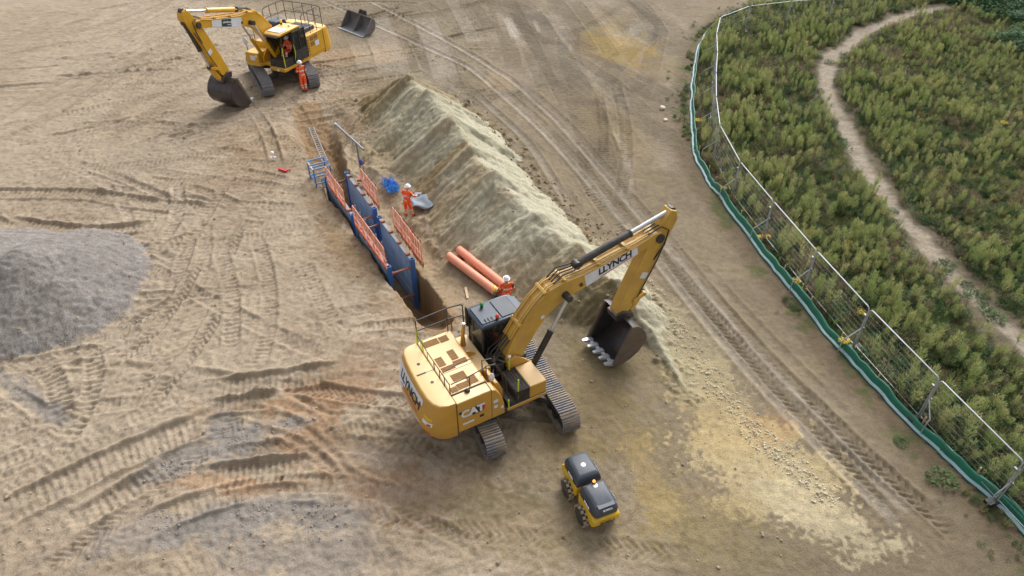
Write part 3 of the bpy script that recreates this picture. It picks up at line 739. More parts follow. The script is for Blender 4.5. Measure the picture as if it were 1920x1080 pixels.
def bent(me, fn):
    """lay flat lettering (x along, y up, z out) on a surface fn(x,y)->(point, normal)"""
    for v in me.vertices:
        p, n = fn(v.co.x, v.co.y)
        v.co = p + n * v.co.z
    return me

# ------------------------------------------------------------------ excavators
def shoe_mesh(name, w):
    b = MB()
    b.box(-0.092, 0.092, -w / 2, w / 2, -0.015, 0.012)
    for x in (-0.062, 0.036):
        b.prism([(x - 0.020, 0.012), (x + 0.020, 0.012), (x + 0.013, 0.05), (x - 0.013, 0.05)], -w / 2 + 0.005, w / 2 - 0.005, 'y')
    me = b.mesh(name, smooth=False)
    for p in me.polygons: p.material_index = 1 if p.index >= 6 else 0
    return me
SHOE = shoe_mesh('track_shoe', 0.62)

def undercarriage(root, yaw, m_shoe, nshoe=54):
    T = Matrix.Rotation(yaw, 4, 'Z')
    b = MB(T)
    b.box(-0.75, 0.75, -0.6, 0.6, 0.55, 0.85)
    for sx in (-1, 1):
        for sy in (-1, 1):
            b.prism([(sx * 0.45, sy * 0.3), (sx * 0.75, sy * 0.3), (sx * 1.35, sy * 1.02), (sx * 0.95, sy * 1.02)], 0.48, 0.74, 'z')
    b.tube([(0, 0, 0.8), (0, 0, 1.06)], 0.66, 20)
    b.build('chassis', M_DRK, root, 0.03)
    r, L = 0.41, 2.02
    per = 4 * L + 2 * math.pi * r
    for s in (-1, 1):
        y = s * 1.29
        b = MB(T)
        b.prism([(-1.75, 0.32), (1.75, 0.32), (1.8, 0.55), (1.5, 0.66), (-1.5, 0.66), (-1.8, 0.55)], y - 0.2, y + 0.2, 'y')
        fr = b.build('track_frame', M_DRK, root, 0.02)
        for x in (-L, L):
            w = MB(T); w.tube([(x, y - 0.16, 0.46), (x, y - 0.13, 0.46), (x, y + 0.13, 0.46), (x, y + 0.16, 0.46)], [0.22, 0.36, 0.36, 0.22], 18)
            w.tube([(x, y - 0.24, 0.46), (x, y + 0.24, 0.46)], 0.12, 10)
            w.build('sprocket' if x < 0 else 'idler_wheel', M_DRK, fr)
        for i in range(8):
            x = -1.58 + 3.16 * i / 7
            w = MB(T); w.tube([(x, y - 0.22, 0.2), (x, y + 0.22, 0.2)], 0.13, 10); w.build('track_roller', M_DRK, fr)
        for x in (-0.7, 0.7):
            w = MB(T); w.tube([(x, y - 0.15, 0.74), (x, y + 0.15, 0.74)], 0.09, 10); w.build('carrier_roller', M_DRK, fr)
        c = MB(T)                                        # link chain under the shoes
        ri, ro = r - 0.06, r - 0.012
        def loop(q):
            pts = []
            for k in range(13): a = -math.pi / 2 + math.pi * k / 12; pts.append((L + q * math.cos(a), 0.46 + q * math.sin(a)))
            for k in range(13): a = math.pi / 2 + math.pi * k / 12; pts.append((-L + q * math.cos(a), 0.46 + q * math.sin(a)))
            return pts
        A, B = loop(ro), loop(ri)
        for yy in (-0.14, 0.10):
            n = len(A)
            vs = [(p[0], y + yy, p[1]) for p in A] + [(p[0], y + yy + 0.04, p[1]) for p in A] + [(p[0], y + yy + 0.04, p[1]) for p in B] + [(p[0], y + yy, p[1]) for p in B]
            fs = []
            for i in range(n):
                j = (i + 1) % n
                for k in range(4): fs.append((k * n + i, k * n + j, ((k + 1) % 4) * n + j, ((k + 1) % 4) * n + i))
            c._add(vs, fs)
        c.build('link_chain', M_DRK, fr)
        for k in range(nshoe):
            q = per * k / nshoe
            if q < 2 * L: x, z, a = -L + q, 0.46 + r, 0
            elif q < 2 * L + math.pi * r: a = (q - 2 * L) / r; x, z = L + r * math.sin(a), 0.46 + r * math.cos(a)
            elif q < 4 * L + math.pi * r: a = math.pi; x, z = L - (q - 2 * L - math.pi * r), 0.46 - r
            else: a = math.pi + (q - 4 * L - math.pi * r) / r; x, z = -L + r * math.sin(a), 0.46 + r * math.cos(a)
            sag = -0.03 * max(0.0, math.sin(math.pi * (x + L) / (2 * L))) if a == 0 else 0
            o = link_mesh('track_shoe', SHOE if m_shoe is M_TRK else SHOE_D, None, fr)
            o.matrix_local = T @ Matrix.Translation((x, y, z + sag)) @ Matrix.Rotation(a, 4, 'Y')
SHOE.materials.append(M_TRK); SHOE.materials.append(M_GROUS)
SHOE_D = SHOE.copy(); SHOE_D.materials.clear(); SHOE_D.materials.append(M_TRKF); SHOE_D.materials.append(M_GROUS)

def cyl_ram(root, p0, p1, frac, rb, rr, m_b, m_r, name):
    p0, p1 = Vector(p0), Vector(p1); pm = p0.lerp(p1, frac)
    b = MB(); d = (p1 - p0).normalized()
    b.tube([p0 - d * 0.08, p0, pm - d * 0.06, pm - d * 0.058, pm, ], [rb * 0.8, rb, rb, rb * 1.18, rb * 1.18], 12)
    o = b.build(name, m_b, root)
    MB().tube([pm, p1], rr, 10).build('piston_rod', m_r, o)
    y = Vector((0, 1, 0))
    for p in (p0, p1): MB().tube([p - y * 0.11, p + y * 0.11], rb * 1.15, 12).build('rod_eye', M_DRK, o)
    return o

def digging_arm(root, m_boom, m_cyl_s, m_cyl_b, decal, bucket_w=1.62):
    # boom
    prof = [(0.02, 1.50), (0.29, 1.62), (0.63, 2.20), (1.0, 2.78), (1.45, 3.36), (2.04, 3.73), (2.73, 3.88), (4.91, 4.50), (5.62, 4.64), (5.84, 4.82), (5.74, 5.04), (5.4, 5.02), (4.81, 4.84), (2.68, 4.44), (1.95, 4.42), (1.44, 4.30), (1.0, 3.94), (0.57, 3.43), (0.13, 2.78), (-0.12, 2.2), (-0.12, 1.72)]
    bo = MB().prism(prof, -0.28, 0.28, 'y').build('boom', m_boom, root, 0.02)
    pl = MB()                                            # welded top and bottom flanges
    for a, b_ in zip(prof[11:18], prof[12:19]):
        M = frame_from(((a[0] + b_[0]) / 2, 0, (a[1] + b_[1]) / 2), (b_[0] - a[0], 0, b_[1] - a[1]), (0, 0, 1) if abs(b_[0] - a[0]) > 0.2 else (-1, 0, 0.3))
        L = math.hypot(b_[0] - a[0], b_[1] - a[1]); pl.cbox((0, 0, 0), (L, 0.60, 0.03), M)
    pl.build('flange_plate', m_boom, bo)
    for s in (-1, 1):
        pb = MB(); pb.tube([(2.02, s * 0.28, 3.92), (2.02, s * 0.40, 3.92)], 0.13, 14); pb.tube([(2.02, s * 0.40, 3.92), (2.02, s * 0.55, 3.92)], 0.07, 10)
        pb.build('pivot_boss', M_DRK, bo)
        MB().tube([(5.66, s * 0.28, 4.82), (5.66, s * 0.36, 4.82)], 0.16, 14).build('pivot_boss', M_DRK, bo)
        MB().tube([(2.62, s * 0.28, 4.08), (2.62, s * 0.31, 4.08)], 0.07, 10).build('pivot_boss', M_DRK, bo)
    # hydraulic hard lines on top of the boom
    for i, y in enumerate((-0.21, -0.13, 0.13, 0.21)):
        MB().tube([(0.06, y, 2.80), (0.52, y, 3.49), (0.96, y, 4.01), (1.42, y, 4.38), (1.95, y, 4.51), (2.68, y, 4.53), (4.8, y, 4.93), (5.3, y, 5.07)], 0.026, 6).build('hydraulic_line', m_boom, bo)
    for (x, z, a) in ((0.42, 3.27, 55), (1.30, 4.24, 40), (2.0, 4.47, 3), (3.3, 4.60, 11), (4.4, 4.81, 11)):
        MB(Matrix.Translation((x, 0, z)) @ Matrix.Rotation(-R(a), 4, 'Y')).box(-0.05, 0.05, -0.29, 0.29, -0.02, 0.06).build('line_clamp', m_boom, bo, 0.01)
    for i in range(4):                                   # slack hoses at both ends
        y = -0.2 + 0.13 * i
        MB().tube([(1.6, y, 4.44), (1.95, y + 0.04, 4.62 + 0.02 * i), (2.3, y, 4.68), (2.7, y * 0.7, 4.72)], 0.026, 6).build('hose', M_BLK, bo)
        MB().tube([(5.2, y, 5.05), (5.65, y * 1.4, 5.28 - 0.05 * i), (5.98, y * 1.5, 5.05), (5.9, y * 1.5, 4.5), (5.62, y, 3.9)], 0.026, 6).build('hose', M_BLK, bo)
        MB().tube([(-0.6, y * 1.3, 1.8), (-0.48, y * 1.2, 2.2 + 0.04 * i), (-0.22, y, 2.5), (0.06, y, 2.80)], 0.03, 6).build('hose', M_BLK, bo)
    # stick
    sp = [(6.08, 5.72), (6.30, 5.62), (6.40, 5.30), (6.02, 4.42), (5.28, 2.72), (4.92, 2.02), (4.70, 1.78), (4.45, 1.74), (4.28, 1.90), (4.36, 2.22), (4.78, 3.30), (5.28, 4.50), (5.55, 4.98), (5.85, 5.45)]
    st = MB().prism(sp, -0.20, 0.20, 'y').build('stick', m_boom, root, 0.02)
    for s in (-1, 1):
        MB().box(-0.14, 0.14, s * 0.2, s * 0.205, -0.12, 0.12, Matrix.Translation((5.3, 0, 3.35)) @ Matrix.Rotation(R(25), 4, 'Y')).build('sticker', M_WHT, st)
        MB().tube([(6.0, s * 0.22, 4.55), (5.75, s * 0.25, 3.9), (5.35, s * 0.24, 3.0), (5.12, s * 0.24, 2.5)], 0.022, 6).build('hydraulic_line', M_DRK, st)
    # rams
    for s in (-1, 1):
        cyl_ram(root, (0.72, s * 0.47, 1.42), (2.02, s * 0.47, 3.92), 0.55, 0.105, 0.06, m_cyl_b, M_STL, 'boom_ram')
    cyl_ram(root, (2.57, 0, 4.72), (6.18, 0, 5.60), 0.57, 0.125, 0.075, m_cyl_s, M_STL, 'stick_ram')
    cyl_ram(root, (6.26, 0, 5.05), (5.42, 0, 2.52), 0.60, 0.10, 0.06, M_DRK, M_STL, 'bucket_ram')
    lk = MB()
    for s in (-1, 1):
        lk.prism([(5.52, 2.50), (5.38, 2.62), (4.95, 2.42), (4.95, 2.26)], s * 0.25 - 0.03, s * 0.25 + 0.03, 'y')
    lk.tube([(5.42, -0.28, 2.52), (5.42, 0.28, 2.52)], 0.07, 10)
    lk.prism([(5.52, 2.5), (5.34, 2.5), (4.78, 1.62), (4.96, 1.56)], -0.15, 0.15, 'y')
    lk.build('bucket_link', m_boom, root, 0.012)
    # quick hitch
    MB().prism([(4.22, 2.0), (4.55, 2.06), (5.0, 1.86), (5.1, 1.62), (4.85, 1.6), (4.3, 1.7)], -0.27, 0.27, 'y').build('quick_hitch', M_BKT, root, 0.03)
    # bucket: shell swept from lip round the back to the top edge, sides, teeth
    w = bucket_w / 2
    out = [(3.92, 0.20), (4.28, 0.13), (4.66, 0.20), (5.00, 0.42), (5.22, 0.72), (5.29, 1.0), (5.18, 1.30), (5.0, 1.54), (4.80, 1.72), (4.58, 1.78)]
    c = (4.6, 0.9)
    inn = [(3.94, 0.245), (4.28, 0.18), (4.64, 0.25), (4.96, 0.455), (5.17, 0.735), (5.24, 1.0), (5.135, 1.28), (4.965, 1.50), (4.78, 1.67), (4.59, 1.73)]
    sh = MB()
    n = len(out)
    vs = [(a, -w, b_) for a, b_ in out] + [(a, w, b_) for a, b_ in out] + [(a, -w, b_) for a, b_ in inn] + [(a, w, b_) for a, b_ in inn]
    fs = []
    for i in range(n - 1):
        fs += [(i, i + 1, n + i + 1, n + i), (2 * n + i, 3 * n + i, 3 * n + i + 1, 2 * n + i + 1)]
    fs += [(0, n, 3 * n, 2 * n), (n - 1, 3 * n - 1, 4 * n - 1, 2 * n - 1)]
    sh._add(vs, fs)
    bk = sh.build('bucket', M_BKT, root)
    for s in (-1, 1):
        MB().prism(out, s * w - 0.03, s * w + 0.03, 'y').build('bucket_side', M_BKTS if s < 0 else M_BKT, bk)
        MB().prism([(3.90, 0.20), (4.02, 0.17), (4.68, 1.74), (4.54, 1.79)], s * w - 0.045, s * w + 0.045, 'y').build('side_cutter', M_BKTS, bk)
    for i in range(5):
        y = -w + 0.12 + (2 * w - 0.24) * i / 4
        MB(Matrix.Translation((0, y, 0))).loft([[(4.06, -0.085, 0.11), (4.06, 0.085, 0.11), (4.06, 0.085, 0.28), (4.06, -0.085, 0.28)], [(3.86, -0.075, 0.17), (3.86, 0.075, 0.17), (3.86, 0.075, 0.31), (3.86, -0.075, 0.31)], [(3.62, -0.05, 0.29), (3.62, 0.05, 0.29), (3.62, 0.05, 0.35), (3.62, -0.05, 0.35)]]).build('tooth', M_TEETH, bk)
    MB().box(3.89, 4.02, -w, w, 0.185, 0.255).build('cutting_edge', M_TEETH, bk)
    return bo

def side_quad(M, x0, x1, z0, z1, t=0.008):
    return MB(M).box(x0, x1, 0, t, z0, z1)

def cab(root, u0, u1, y0, y1, z0, z1, roofm, side_open=False):
    b = MB()
    rk = 0.10
    # lower body, pillars
    b.box(u0, u1 - 0.05, y0, y1, z0, z0 + 0.42)
    P = 0.07
    for (x, y) in ((u0, y0), (u0, y1 - P), (u1 - P - 0.12, y0), (u1 - P - 0.12, y1 - P), ((u0 + u1) / 2 - 0.15, y1 - P), ((u0 + u1) / 2 - 0.15, y0)):
        b.box(x, x + P, y, y + P, z0 + 0.42, z1 - 0.06)
    c = b.build('cab', M_BLK, root, 0.015)
    rf = MB().prism([(u0 - 0.04, z1 - 0.08), (u0 - 0.04, z1), (u0 + 0.1, z1 + 0.06), (u1 - 0.25, z1 + 0.06), (u1 - 0.02, z1 - 0.02), (u1, z1 - 0.1)], y0 - 0.03, y1 + 0.03, 'y').build('cab_roof', roofm, c, 0.04)
    zz0, zz1 = z0 + 0.43, z1 - 0.09
    g = [('rear_window', (u0 + 0.02, u0 + 0.03, y0 + P, y1 - P, zz0 + 0.12, zz1)), ('windscreen', (u1 - 0.13, u1 - 0.12, y0 + P, y1 - P, zz0, zz1)),
         ('side_window', (u0 + P, (u0 + u1) / 2 - 0.15, y0 + 0.02, y0 + 0.03, zz0, zz1)), ('side_window', ((u0 + u1) / 2 - 0.15 + P, u1 - 0.19, y0 + 0.02, y0 + 0.03, zz0, zz1)),
         ('side_window', (u0 + P, (u0 + u1) / 2 - 0.15, y1 - 0.03, y1 - 0.02, zz0, zz1))]
    if not side_open: g.append(('door_window', ((u0 + u1) / 2 - 0.15 + P, u1 - 0.19, y1 - 0.03, y1 - 0.02, zz0, zz1)))
    else: g.pop(1)
    for n, q in g:
        MB().box(*q).build(n, M_GLASS if n != 'rear_window' else M_GLASSD, c)
    s = MB(); s.box(u0 + 0.42, u0 + 0.92, y0 + 0.28, y1 - 0.28, z0 + 0.42, z0 + 0.56); s.box(u0 + 0.30, u0 + 0.42, y0 + 0.28, y1 - 0.28, z0 + 0.45, z0 + 1.12); s.box(u0 + 0.32, u0 + 0.40, y0 + 0.38, y1 - 0.38, z0 + 1.14, z0 + 1.32)
    s.build('driver_seat', M_BLK, c, 0.03)
    return c, rf

def rail(root, pts, m, r=0.022, name='handrail', n=6):
    return MB().tube(pts, r, n).build(name, m, root)

CWY = [1.475, 1.465, 1.41, 1.25, 0.85, 0.4, 0.0, -0.4, -0.85, -1.15, -1.36, -1.455, -1.475]
CWX = [-2.47, -2.76, -2.92, -3.02, -3.09, -3.13, -3.15, -3.16, -3.15, -3.09, -2.96, -2.74, -2.47]
def cw_x(y, z):
    base = float(np.interp(y, np.array(CWY)[::-1], np.array(CWX)[::-1]))
    lean = float(np.interp(z, [0.9, 1.2, 1.5, 2.46], [0.12, 0.24, 0.26, 0.0]))
    return base - lean * min(1.0, max(0.0, (-2.47 - base) / 0.6))
def cw_surface(y, z):
    """point and outward normal on the back of the counterweight, which bulges below"""
    e = 0.05
    ty = Vector(((cw_x(y + e, z) - cw_x(y - e, z)) / (2 * e), 1, 0)); tz = Vector(((cw_x(y, z + e) - cw_x(y, z - e)) / (2 * e), 0, 1))
    n = tz.cross(ty).normalized()
    if n.x > 0: n = -n
    return Vector((cw_x(y, z), y, z)) + n * 0.008, n

def counterweight(root, m, zt=2.46):
    rings = []
    for z, k in ((0.96, 0.20), (1.06, 0.09), (1.22, 0.01), (1.5, 0.0), (1.8, 0.0), (2.1, 0.0), (zt - 0.14, 0.0), (zt - 0.07, 0.02), (zt - 0.02, 0.06), (zt, 0.12)):
        rings.append([(-2.47 + (cw_x(y, z) + 2.47) * (1 - k), y * (1 - k * 0.12), z) for y in CWY])
        rings[-1][0] = (-2.47, rings[-1][0][1], z); rings[-1][-1] = (-2.47, rings[-1][-1][1], z)
    return MB().loft(rings).build('counterweight', m, root)

def near_excavator():
    root = empty('excavator', (-0.22, 15.77, 0.0), R(29.5))
    tag(root, 'large weathered yellow tracked excavator in the foreground with its bucket at the spoil heap', 'excavator')
    undercarriage(root, R(113 - 29.5), M_TRK)
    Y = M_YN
    dk = MB(); dk.prism([(-2.5, 1.40), (1.0, 1.36), (1.05, 0.4), (0.75, 0.3), (0.75, -0.25), (0.72, -1.42), (-2.5, -1.42)], 1.05, 1.22, 'z'); dk.build('deck_plate', M_DRK, root, 0.01)
    cw = counterweight(root, Y)
    for (x, y) in ((-2.78, 0.55), (-2.72, -0.35)):
        MB().tube([(x, y, 2.455), (x, y, 2.468)], 0.055, 14).build('lifting_eye', M_DRK, cw)
    MB().box(-3.02, -2.72, 0.09, 0.14, 2.45, 2.475).build('lift_bracket', M_DRK, cw)
    sm = MB(); sm.box(-2.76, -2.48, 0.105, 0.117, 2.459, 2.466); sm.build('panel_seam', M_DRK, cw)
    # decal on the back
    n = 24; ya, yb = 1.26, -0.74
    vs = []
    for i in range(n + 1):
        y = ya + (yb - ya) * i / n; t = i / n
        for z in (1.40 + 0.10 * (1 - t), 2.28):
            p, nn = cw_surface(y, z); vs.append(tuple(p))
    o = MB()._add(vs, [(2 * i, 2 * i + 1, 2 * i + 3, 2 * i + 2) for i in range(n)]); o = o.build('decal_panel', M_WHT, cw)
    def onb(x, y, zc=1.94):
        q, nn = cw_surface(0.20 - x, zc + y); return q + nn * 0.004, nn
    me = bent(text_mesh('LLYNCH', 0.45, shear=0.1, bold=0.012, spacing=0.95), onb); link_mesh('lettering', me, M_INK, o)
    vs = []
    for i in range(n + 1):
        y = 0.86 - 1.40 * i / n
        for z in (1.66, 1.695): p, nn = cw_surface(y, z); vs.append(tuple(p + nn * 0.004))
    MB()._add(vs, [(2 * i, 2 * i + 1, 2 * i + 3, 2 * i + 2) for i in range(n)]).build('underline', M_PINK, o)
    for (y0, y1, z0, z1, m) in ((-0.92, -1.26, 1.80, 1.93, M_YR), (-0.90, -1.28, 1.62, 1.76, M_WHT), (-1.12, -1.24, 1.63, 1.70, M_RED), (-0.9, -1.2, 1.24, 1.29, M_RED)):
        vs = []
        for i in range(9):
            y = y0 + (y1 - y0) * i / 8
            for z in (z0, z1): p, nn = cw_surface(y, z); vs.append(tuple(p + nn * (0.004 if m is M_RED else 0)))
        MB()._add(vs, [(2 * i, 2 * i + 1, 2 * i + 3, 2 * i + 2) for i in range(8)]).build('sticker', m, cw)
    # engine hood, one broad yellow box with a lower step in front
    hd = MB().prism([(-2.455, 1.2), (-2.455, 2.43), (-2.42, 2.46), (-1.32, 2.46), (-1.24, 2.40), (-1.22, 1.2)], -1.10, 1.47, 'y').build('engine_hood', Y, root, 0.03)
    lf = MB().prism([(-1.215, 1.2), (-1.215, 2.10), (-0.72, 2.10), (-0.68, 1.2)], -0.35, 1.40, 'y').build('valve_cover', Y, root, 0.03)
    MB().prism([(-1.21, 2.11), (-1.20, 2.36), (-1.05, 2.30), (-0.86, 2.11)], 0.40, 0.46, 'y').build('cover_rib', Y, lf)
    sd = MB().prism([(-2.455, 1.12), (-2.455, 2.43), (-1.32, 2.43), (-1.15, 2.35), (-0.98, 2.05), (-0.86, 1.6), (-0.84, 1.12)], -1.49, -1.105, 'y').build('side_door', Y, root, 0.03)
    for u in (-2.46, -1.30):
        MB().box(u - 0.006, u + 0.006, -1.496, -1.1, 1.14, 2.45).build('panel_seam', M_DRK, sd)
    MB().box(-2.46, -1.3, -1.115, -1.10, 2.43, 2.466).build('panel_seam', M_DRK, sd)
    MB().box(-2.47, -2.458, -1.1, 1.46, 2.455, 2.468).build('panel_seam', M_DRK, hd)
    MB().box(-2.4, -1.3, -0.21, -0.20, 2.458, 2.468).build('panel_seam', M_DRK, hd)
    # side badge: letters with a dark and red wedge
    Ms = frame_from((0, -1.492, 0), (1, 0, 0), (0, -1, 0))     # x along, y up? -> see below
    Mt = Matrix(((1, 0, 0, 0), (0, 0, -1, -1.495), (0, 1, 0, 0), (0, 0, 0, 1)))
    bd = MB(Mt); bd.prism([(-1.83, 1.76), (-1.60, 1.70), (-1.52, 1.86), (-1.60, 2.02), (-1.72, 2.02)], 0, 0.004, 'z'); bd.build('badge_wedge', M_RED, sd)
    bd = MB(Mt); bd.prism([(-1.98, 1.70), (-1.68, 1.70), (-1.60, 1.86), (-1.70, 2.02), (-1.85, 2.02)], 0.004, 0.008, 'z'); bd.build('badge_wedge', M_INK, sd)
    flat_text('CAT', 0.40, Mt @ Matrix.Translation((-1.95, 1.875, 0.012)), M_WHT, sd, bold=0.02, shear=0.0)
    for (a0, a1, b0, b1, m) in ((-2.30, -1.92, 1.40, 1.48, M_WHT), (-1.72, -1.58, 1.44, 1.54, M_INK), (-1.24, -1.08, 1.80, 1.92, M_WHT), (-1.22, -1.10, 1.56, 1.68, M_WHT), (-0.98, -0.90, 1.42, 1.54, M_WHT)):
        MB(Mt).prism([(a0, b0), (a1, b0), (a1, b1), (a0, b1)], 0, 0.004, 'z').build('sticker', m, sd)
    MB(Mt).tube([(-2.36, 1.98, 0), (-2.36, 1.98, 0.02)], 0.05, 12).build('door_lock', M_DRK, sd)
    # brown vent grilles on the hood
    for (u, y, lu, ly) in ((-2.05, 1.22, 0.5, 0.28), (-1.62, 1.20, 0.30, 0.28), (-2.15, 0.30, 0.24, 0.42), (-1.68, 0.40, 0.24, 0.46), (-2.05, -0.06, 0.44, 0.20), (-1.60, 0.02, 0.46, 0.22), (-1.92, -0.52, 0.46, 0.30), (-1.95, -0.92, 0.42, 0.24), (-1.62, -0.84, 0.30, 0.34), (-2.28, -0.95, 0.22, 0.22)):
        v = MB().box(u - lu / 2, u + lu / 2, y - ly / 2, y + ly / 2, 2.461, 2.467).build('vent_grille', M_VENT, hd)
        f = MB()
        for k in range(4):
            yy = y - ly / 2 + ly * (k + 0.5) / 4
            f.box(u - lu / 2, u + lu / 2, yy - 0.008, yy + 0.008, 2.467, 2.474)
        f.build('vent_bar', M_VENT, v)
    MB().box(-2.35, -1.45, -0.68, -0.34, 2.461, 2.464).build('hatch_panel', Y, hd)
    MB().ellipsoid((-1.95, -1.18, 2.45), (0.09, 0.09, 0.09), 10, 5, zmin=0).build('intake_cap', M_BLK, hd)
    MB().tube([(-1.04, 0.98, 2.1), (-1.03, 0.98, 2.5), (-0.98, 0.98, 2.98)], [0.10, 0.06, 0.055], 12).build('exhaust_stack', Y, root)
    MB().tube([(-0.98, 0.98, 2.98), (-0.97, 0.98, 3.03)], 0.05, 10).build('exhaust_cap', M_STL, root)
    # right front: tank, steps, tool box
    tk = MB().prism([(-1.0, 1.22), (-1.0, 2.2), (-0.86, 2.16), (-0.70, 1.75), (-0.66, 1.22)], -1.10, -0.40, 'y').build('fuel_tank', Y, root, 0.04)
    MB().box(-0.70, -0.40, -1.40, -0.45, 1.22, 1.42).build('step_tread', M_DRK, root, 0.02)
    bb = MB().box(-0.42, 0.10, -1.42, -0.42, 1.22, 1.76).build('def_tank_cover', M_BLK, root, 0.03)
    for k in range(5):
        MB().box(-0.36 + 0.1 * k, -0.32 + 0.1 * k, -1.36, -0.48, 1.76, 1.775).build('anti_slip_strip', M_DRK, bb)
    MB().box(0.104, 0.72, -1.42, -0.42, 1.22, 1.74).build('tool_box', Y, root, 0.03)
    MB().box(-0.72, 0.72, -1.44, -1.38, 1.07, 1.20).build('deck_sill', Y, root, 0.015)
    MB().ellipsoid((-1.02, -0.98, 2.36), (0.10, 0.05, 0.19), 12, 8, M=None).build('mirror_housing', M_WHT, root)
    # grab rails with lime grips
    for P in ([(-1.22, -1.02, 2.46), (-1.22, -1.02, 3.0), (-0.92, -1.05, 2.95), (-0.62, -1.10, 2.3), (-0.60, -1.28, 1.5)], [(-1.22, -0.75, 2.46), (-1.22, -0.75, 3.0), (-0.92, -0.78, 2.95), (-0.60, -0.85, 2.2), (-0.55, -1.0, 1.45)]):
        rail(root, P, M_BLK, 0.022)
    for P in ([(-0.32, -1.40, 1.45), (-0.30, -1.38, 2.25)], [(-0.66, -1.40, 1.15), (-0.66, -1.40, 1.55)], [(-0.12, -0.48, 1.78), (-0.12, -0.48, 2.3)], [(-2.44, 1.42, 2.45), (-2.44, 1.42, 3.1)], [(-2.42, 1.0, 2.45), (-2.42, 1.0, 2.95)]):
        rail(root, P, M_HIV, 0.024, 'grab_handle')
    # walkway guard rails on the hood
    gr = rail(root, [(-2.42, 1.43, 2.45), (-2.42, 1.43, 3.42), (-1.30, 1.45, 3.46), (-0.86, 1.40, 3.46), (-0.80, 1.38, 3.40), (-0.80, 1.36, 2.2)], M_DRK, 0.024, 'guard_rail')
    for P in ([(-2.42, 1.43, 2.98), (-1.30, 1.45, 3.0), (-0.80, 1.37, 3.0)], [(-1.34, 1.45, 2.44), (-1.34, 1.45, 3.46)], [(-1.20, 1.44, 2.44), (-1.20, 1.44, 3.0)]):
        MB().tube(P, 0.02, 6).build('rail_bar', M_DRK, gr)
    g2 = rail(root, [(-2.44, 1.36, 2.86), (-2.44, 0.6, 2.80), (-2.44, -0.2, 2.80), (-2.44, -1.02, 2.84)], M_DRK, 0.018, 'guard_rail')
    for y in (1.1, 0.6, 0.1, -0.3, -0.65, -1.02):
        MB().tube([(-2.44, y, 2.45), (-2.44, y, 2.82)], 0.016, 6).build('rail_post', M_HIV if y > 0.2 else M_DRK, g2)
    g3 = rail(root, [(-2.40, -1.04, 2.84), (-1.8, -1.06, 2.9), (-1.24, -1.04, 2.98)], M_DRK, 0.018, 'guard_rail')
    MB().tube([(-1.8, -1.06, 2.45), (-1.8, -1.06, 2.9)], 0.016, 6).build('rail_post', M_DRK, g3)
    rail(root, [(-2.40, -0.45, 2.8), (-1.7, -0.3, 2.78), (-1.3, -0.3, 2.74)], M_DRK, 0.014, 'guard_rail')
    # cab
    c, rf = cab(root, -0.64, 0.98, 0.34, 1.38, 1.24, 3.16, M_ROOF)
    MB().box(-0.58, 0.10, 0.42, 1.30, 3.222, 3.245).build('roof_panel', M_ROOF, rf, 0.02)
    MB().box(0.14, 0.70, 0.42, 1.30, 3.222, 3.25).build('roof_hatch', M_HOOD, rf, 0.02)
    MB().prism([(0.74, 3.19), (1.06, 3.06), (1.06, 3.09), (0.74, 3.23)], 0.42, 1.30, 'y').build('sun_visor', M_ROOF, rf)
    for (u, y, m) in ((-0.22, 1.16, M_BGRN), (-0.05, 0.42, M_BRED)):
        MB().tube([(u, y, 3.24), (u, y, 3.30)], 0.05, 10).build('beacon_base', M_BLK, rf)
        MB().ellipsoid((u, y, 3.36), (0.065, 0.065, 0.085), 12, 8).build('beacon', m, rf)
    MB().box(-0.72, -0.66, 1.30, 1.42, 2.5, 3.3).build('mirror_arm', M_BLK, c, 0.02)
    for k in range(3):
        MB().tube([(-0.42 + 0.12 * k, 0.46, 3.245), (-0.42 + 0.12 * k, 0.60, 3.262)], 0.018, 6).build('wiper_arm', M_BLK, rf)
    # clutter in the boom well
    cl_ = MB(); rr = random.Random(3)
    cl_.box(-0.66, 0.0, -0.38, 0.30, 1.22, 1.62)
    cl_.box(-0.5, -0.2, -0.3, 0.0, 1.62, 1.95); cl_.box(-0.62, -0.35, 0.05, 0.28, 1.62, 2.05)
    cl_.build('control_valve', M_DRK, root, 0.02)
    for k in range(11):
        y0, y1 = rr.uniform(-0.36, 0.3), rr.uniform(-0.3, 0.25)
        MB().tube([(-0.66, y0, rr.uniform(1.6, 1.9)), (-0.45, (y0 + y1) / 2, rr.uniform(1.9, 2.25)), (-0.15, y1, rr.uniform(1.9, 2.2)), (0.02, y1, rr.uniform(1.7, 2.2))], 0.026, 6).build('hose', rr.choice([M_BLK, M_GREY, M_DRK]), root)
    for s in (-1, 1):
        MB().prism([(-0.15, 1.22), (-0.12, 2.0), (0.15, 2.18), (0.5, 1.9), (0.9, 1.5), (0.9, 1.22)], s * 0.36 - 0.04, s * 0.36 + 0.04, 'y').build('boom_bracket', Y, root, 0.01)
    MB().ellipsoid((-0.10, -0.46, 2.35), (0.06, 0.06, 0.06), 10, 6).build('work_lamp', M_LAMP, root)
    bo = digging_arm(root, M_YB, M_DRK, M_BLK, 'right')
    # boom lettering on the right-hand face
    d = Vector((4.78 - 2.72, 0, 4.66 - 4.15)).normalized()
    Mb = frame_from((3.78, -0.286, 4.41), d, (0, -1, 0))
    pn = MB(Mb).prism([(-1.04, -0.25), (1.02, -0.165), (1.02, 0.15), (-1.04, 0.245)], 0, 0.005, 'z').build('decal_panel', M_WHT, bo)
    flat_text('LLYNCH', 0.36, Mb @ Matrix.Translation((0.12, 0.03, 0.009)), M_INK, pn, shear=0.12, bold=0.012, spacing=0.95)
    MB(Mb).prism([(-0.5, -0.19), (0.80, -0.135), (0.80, -0.115), (-0.5, -0.17)], 0.006, 0.010, 'z').build('underline', M_RED, pn)
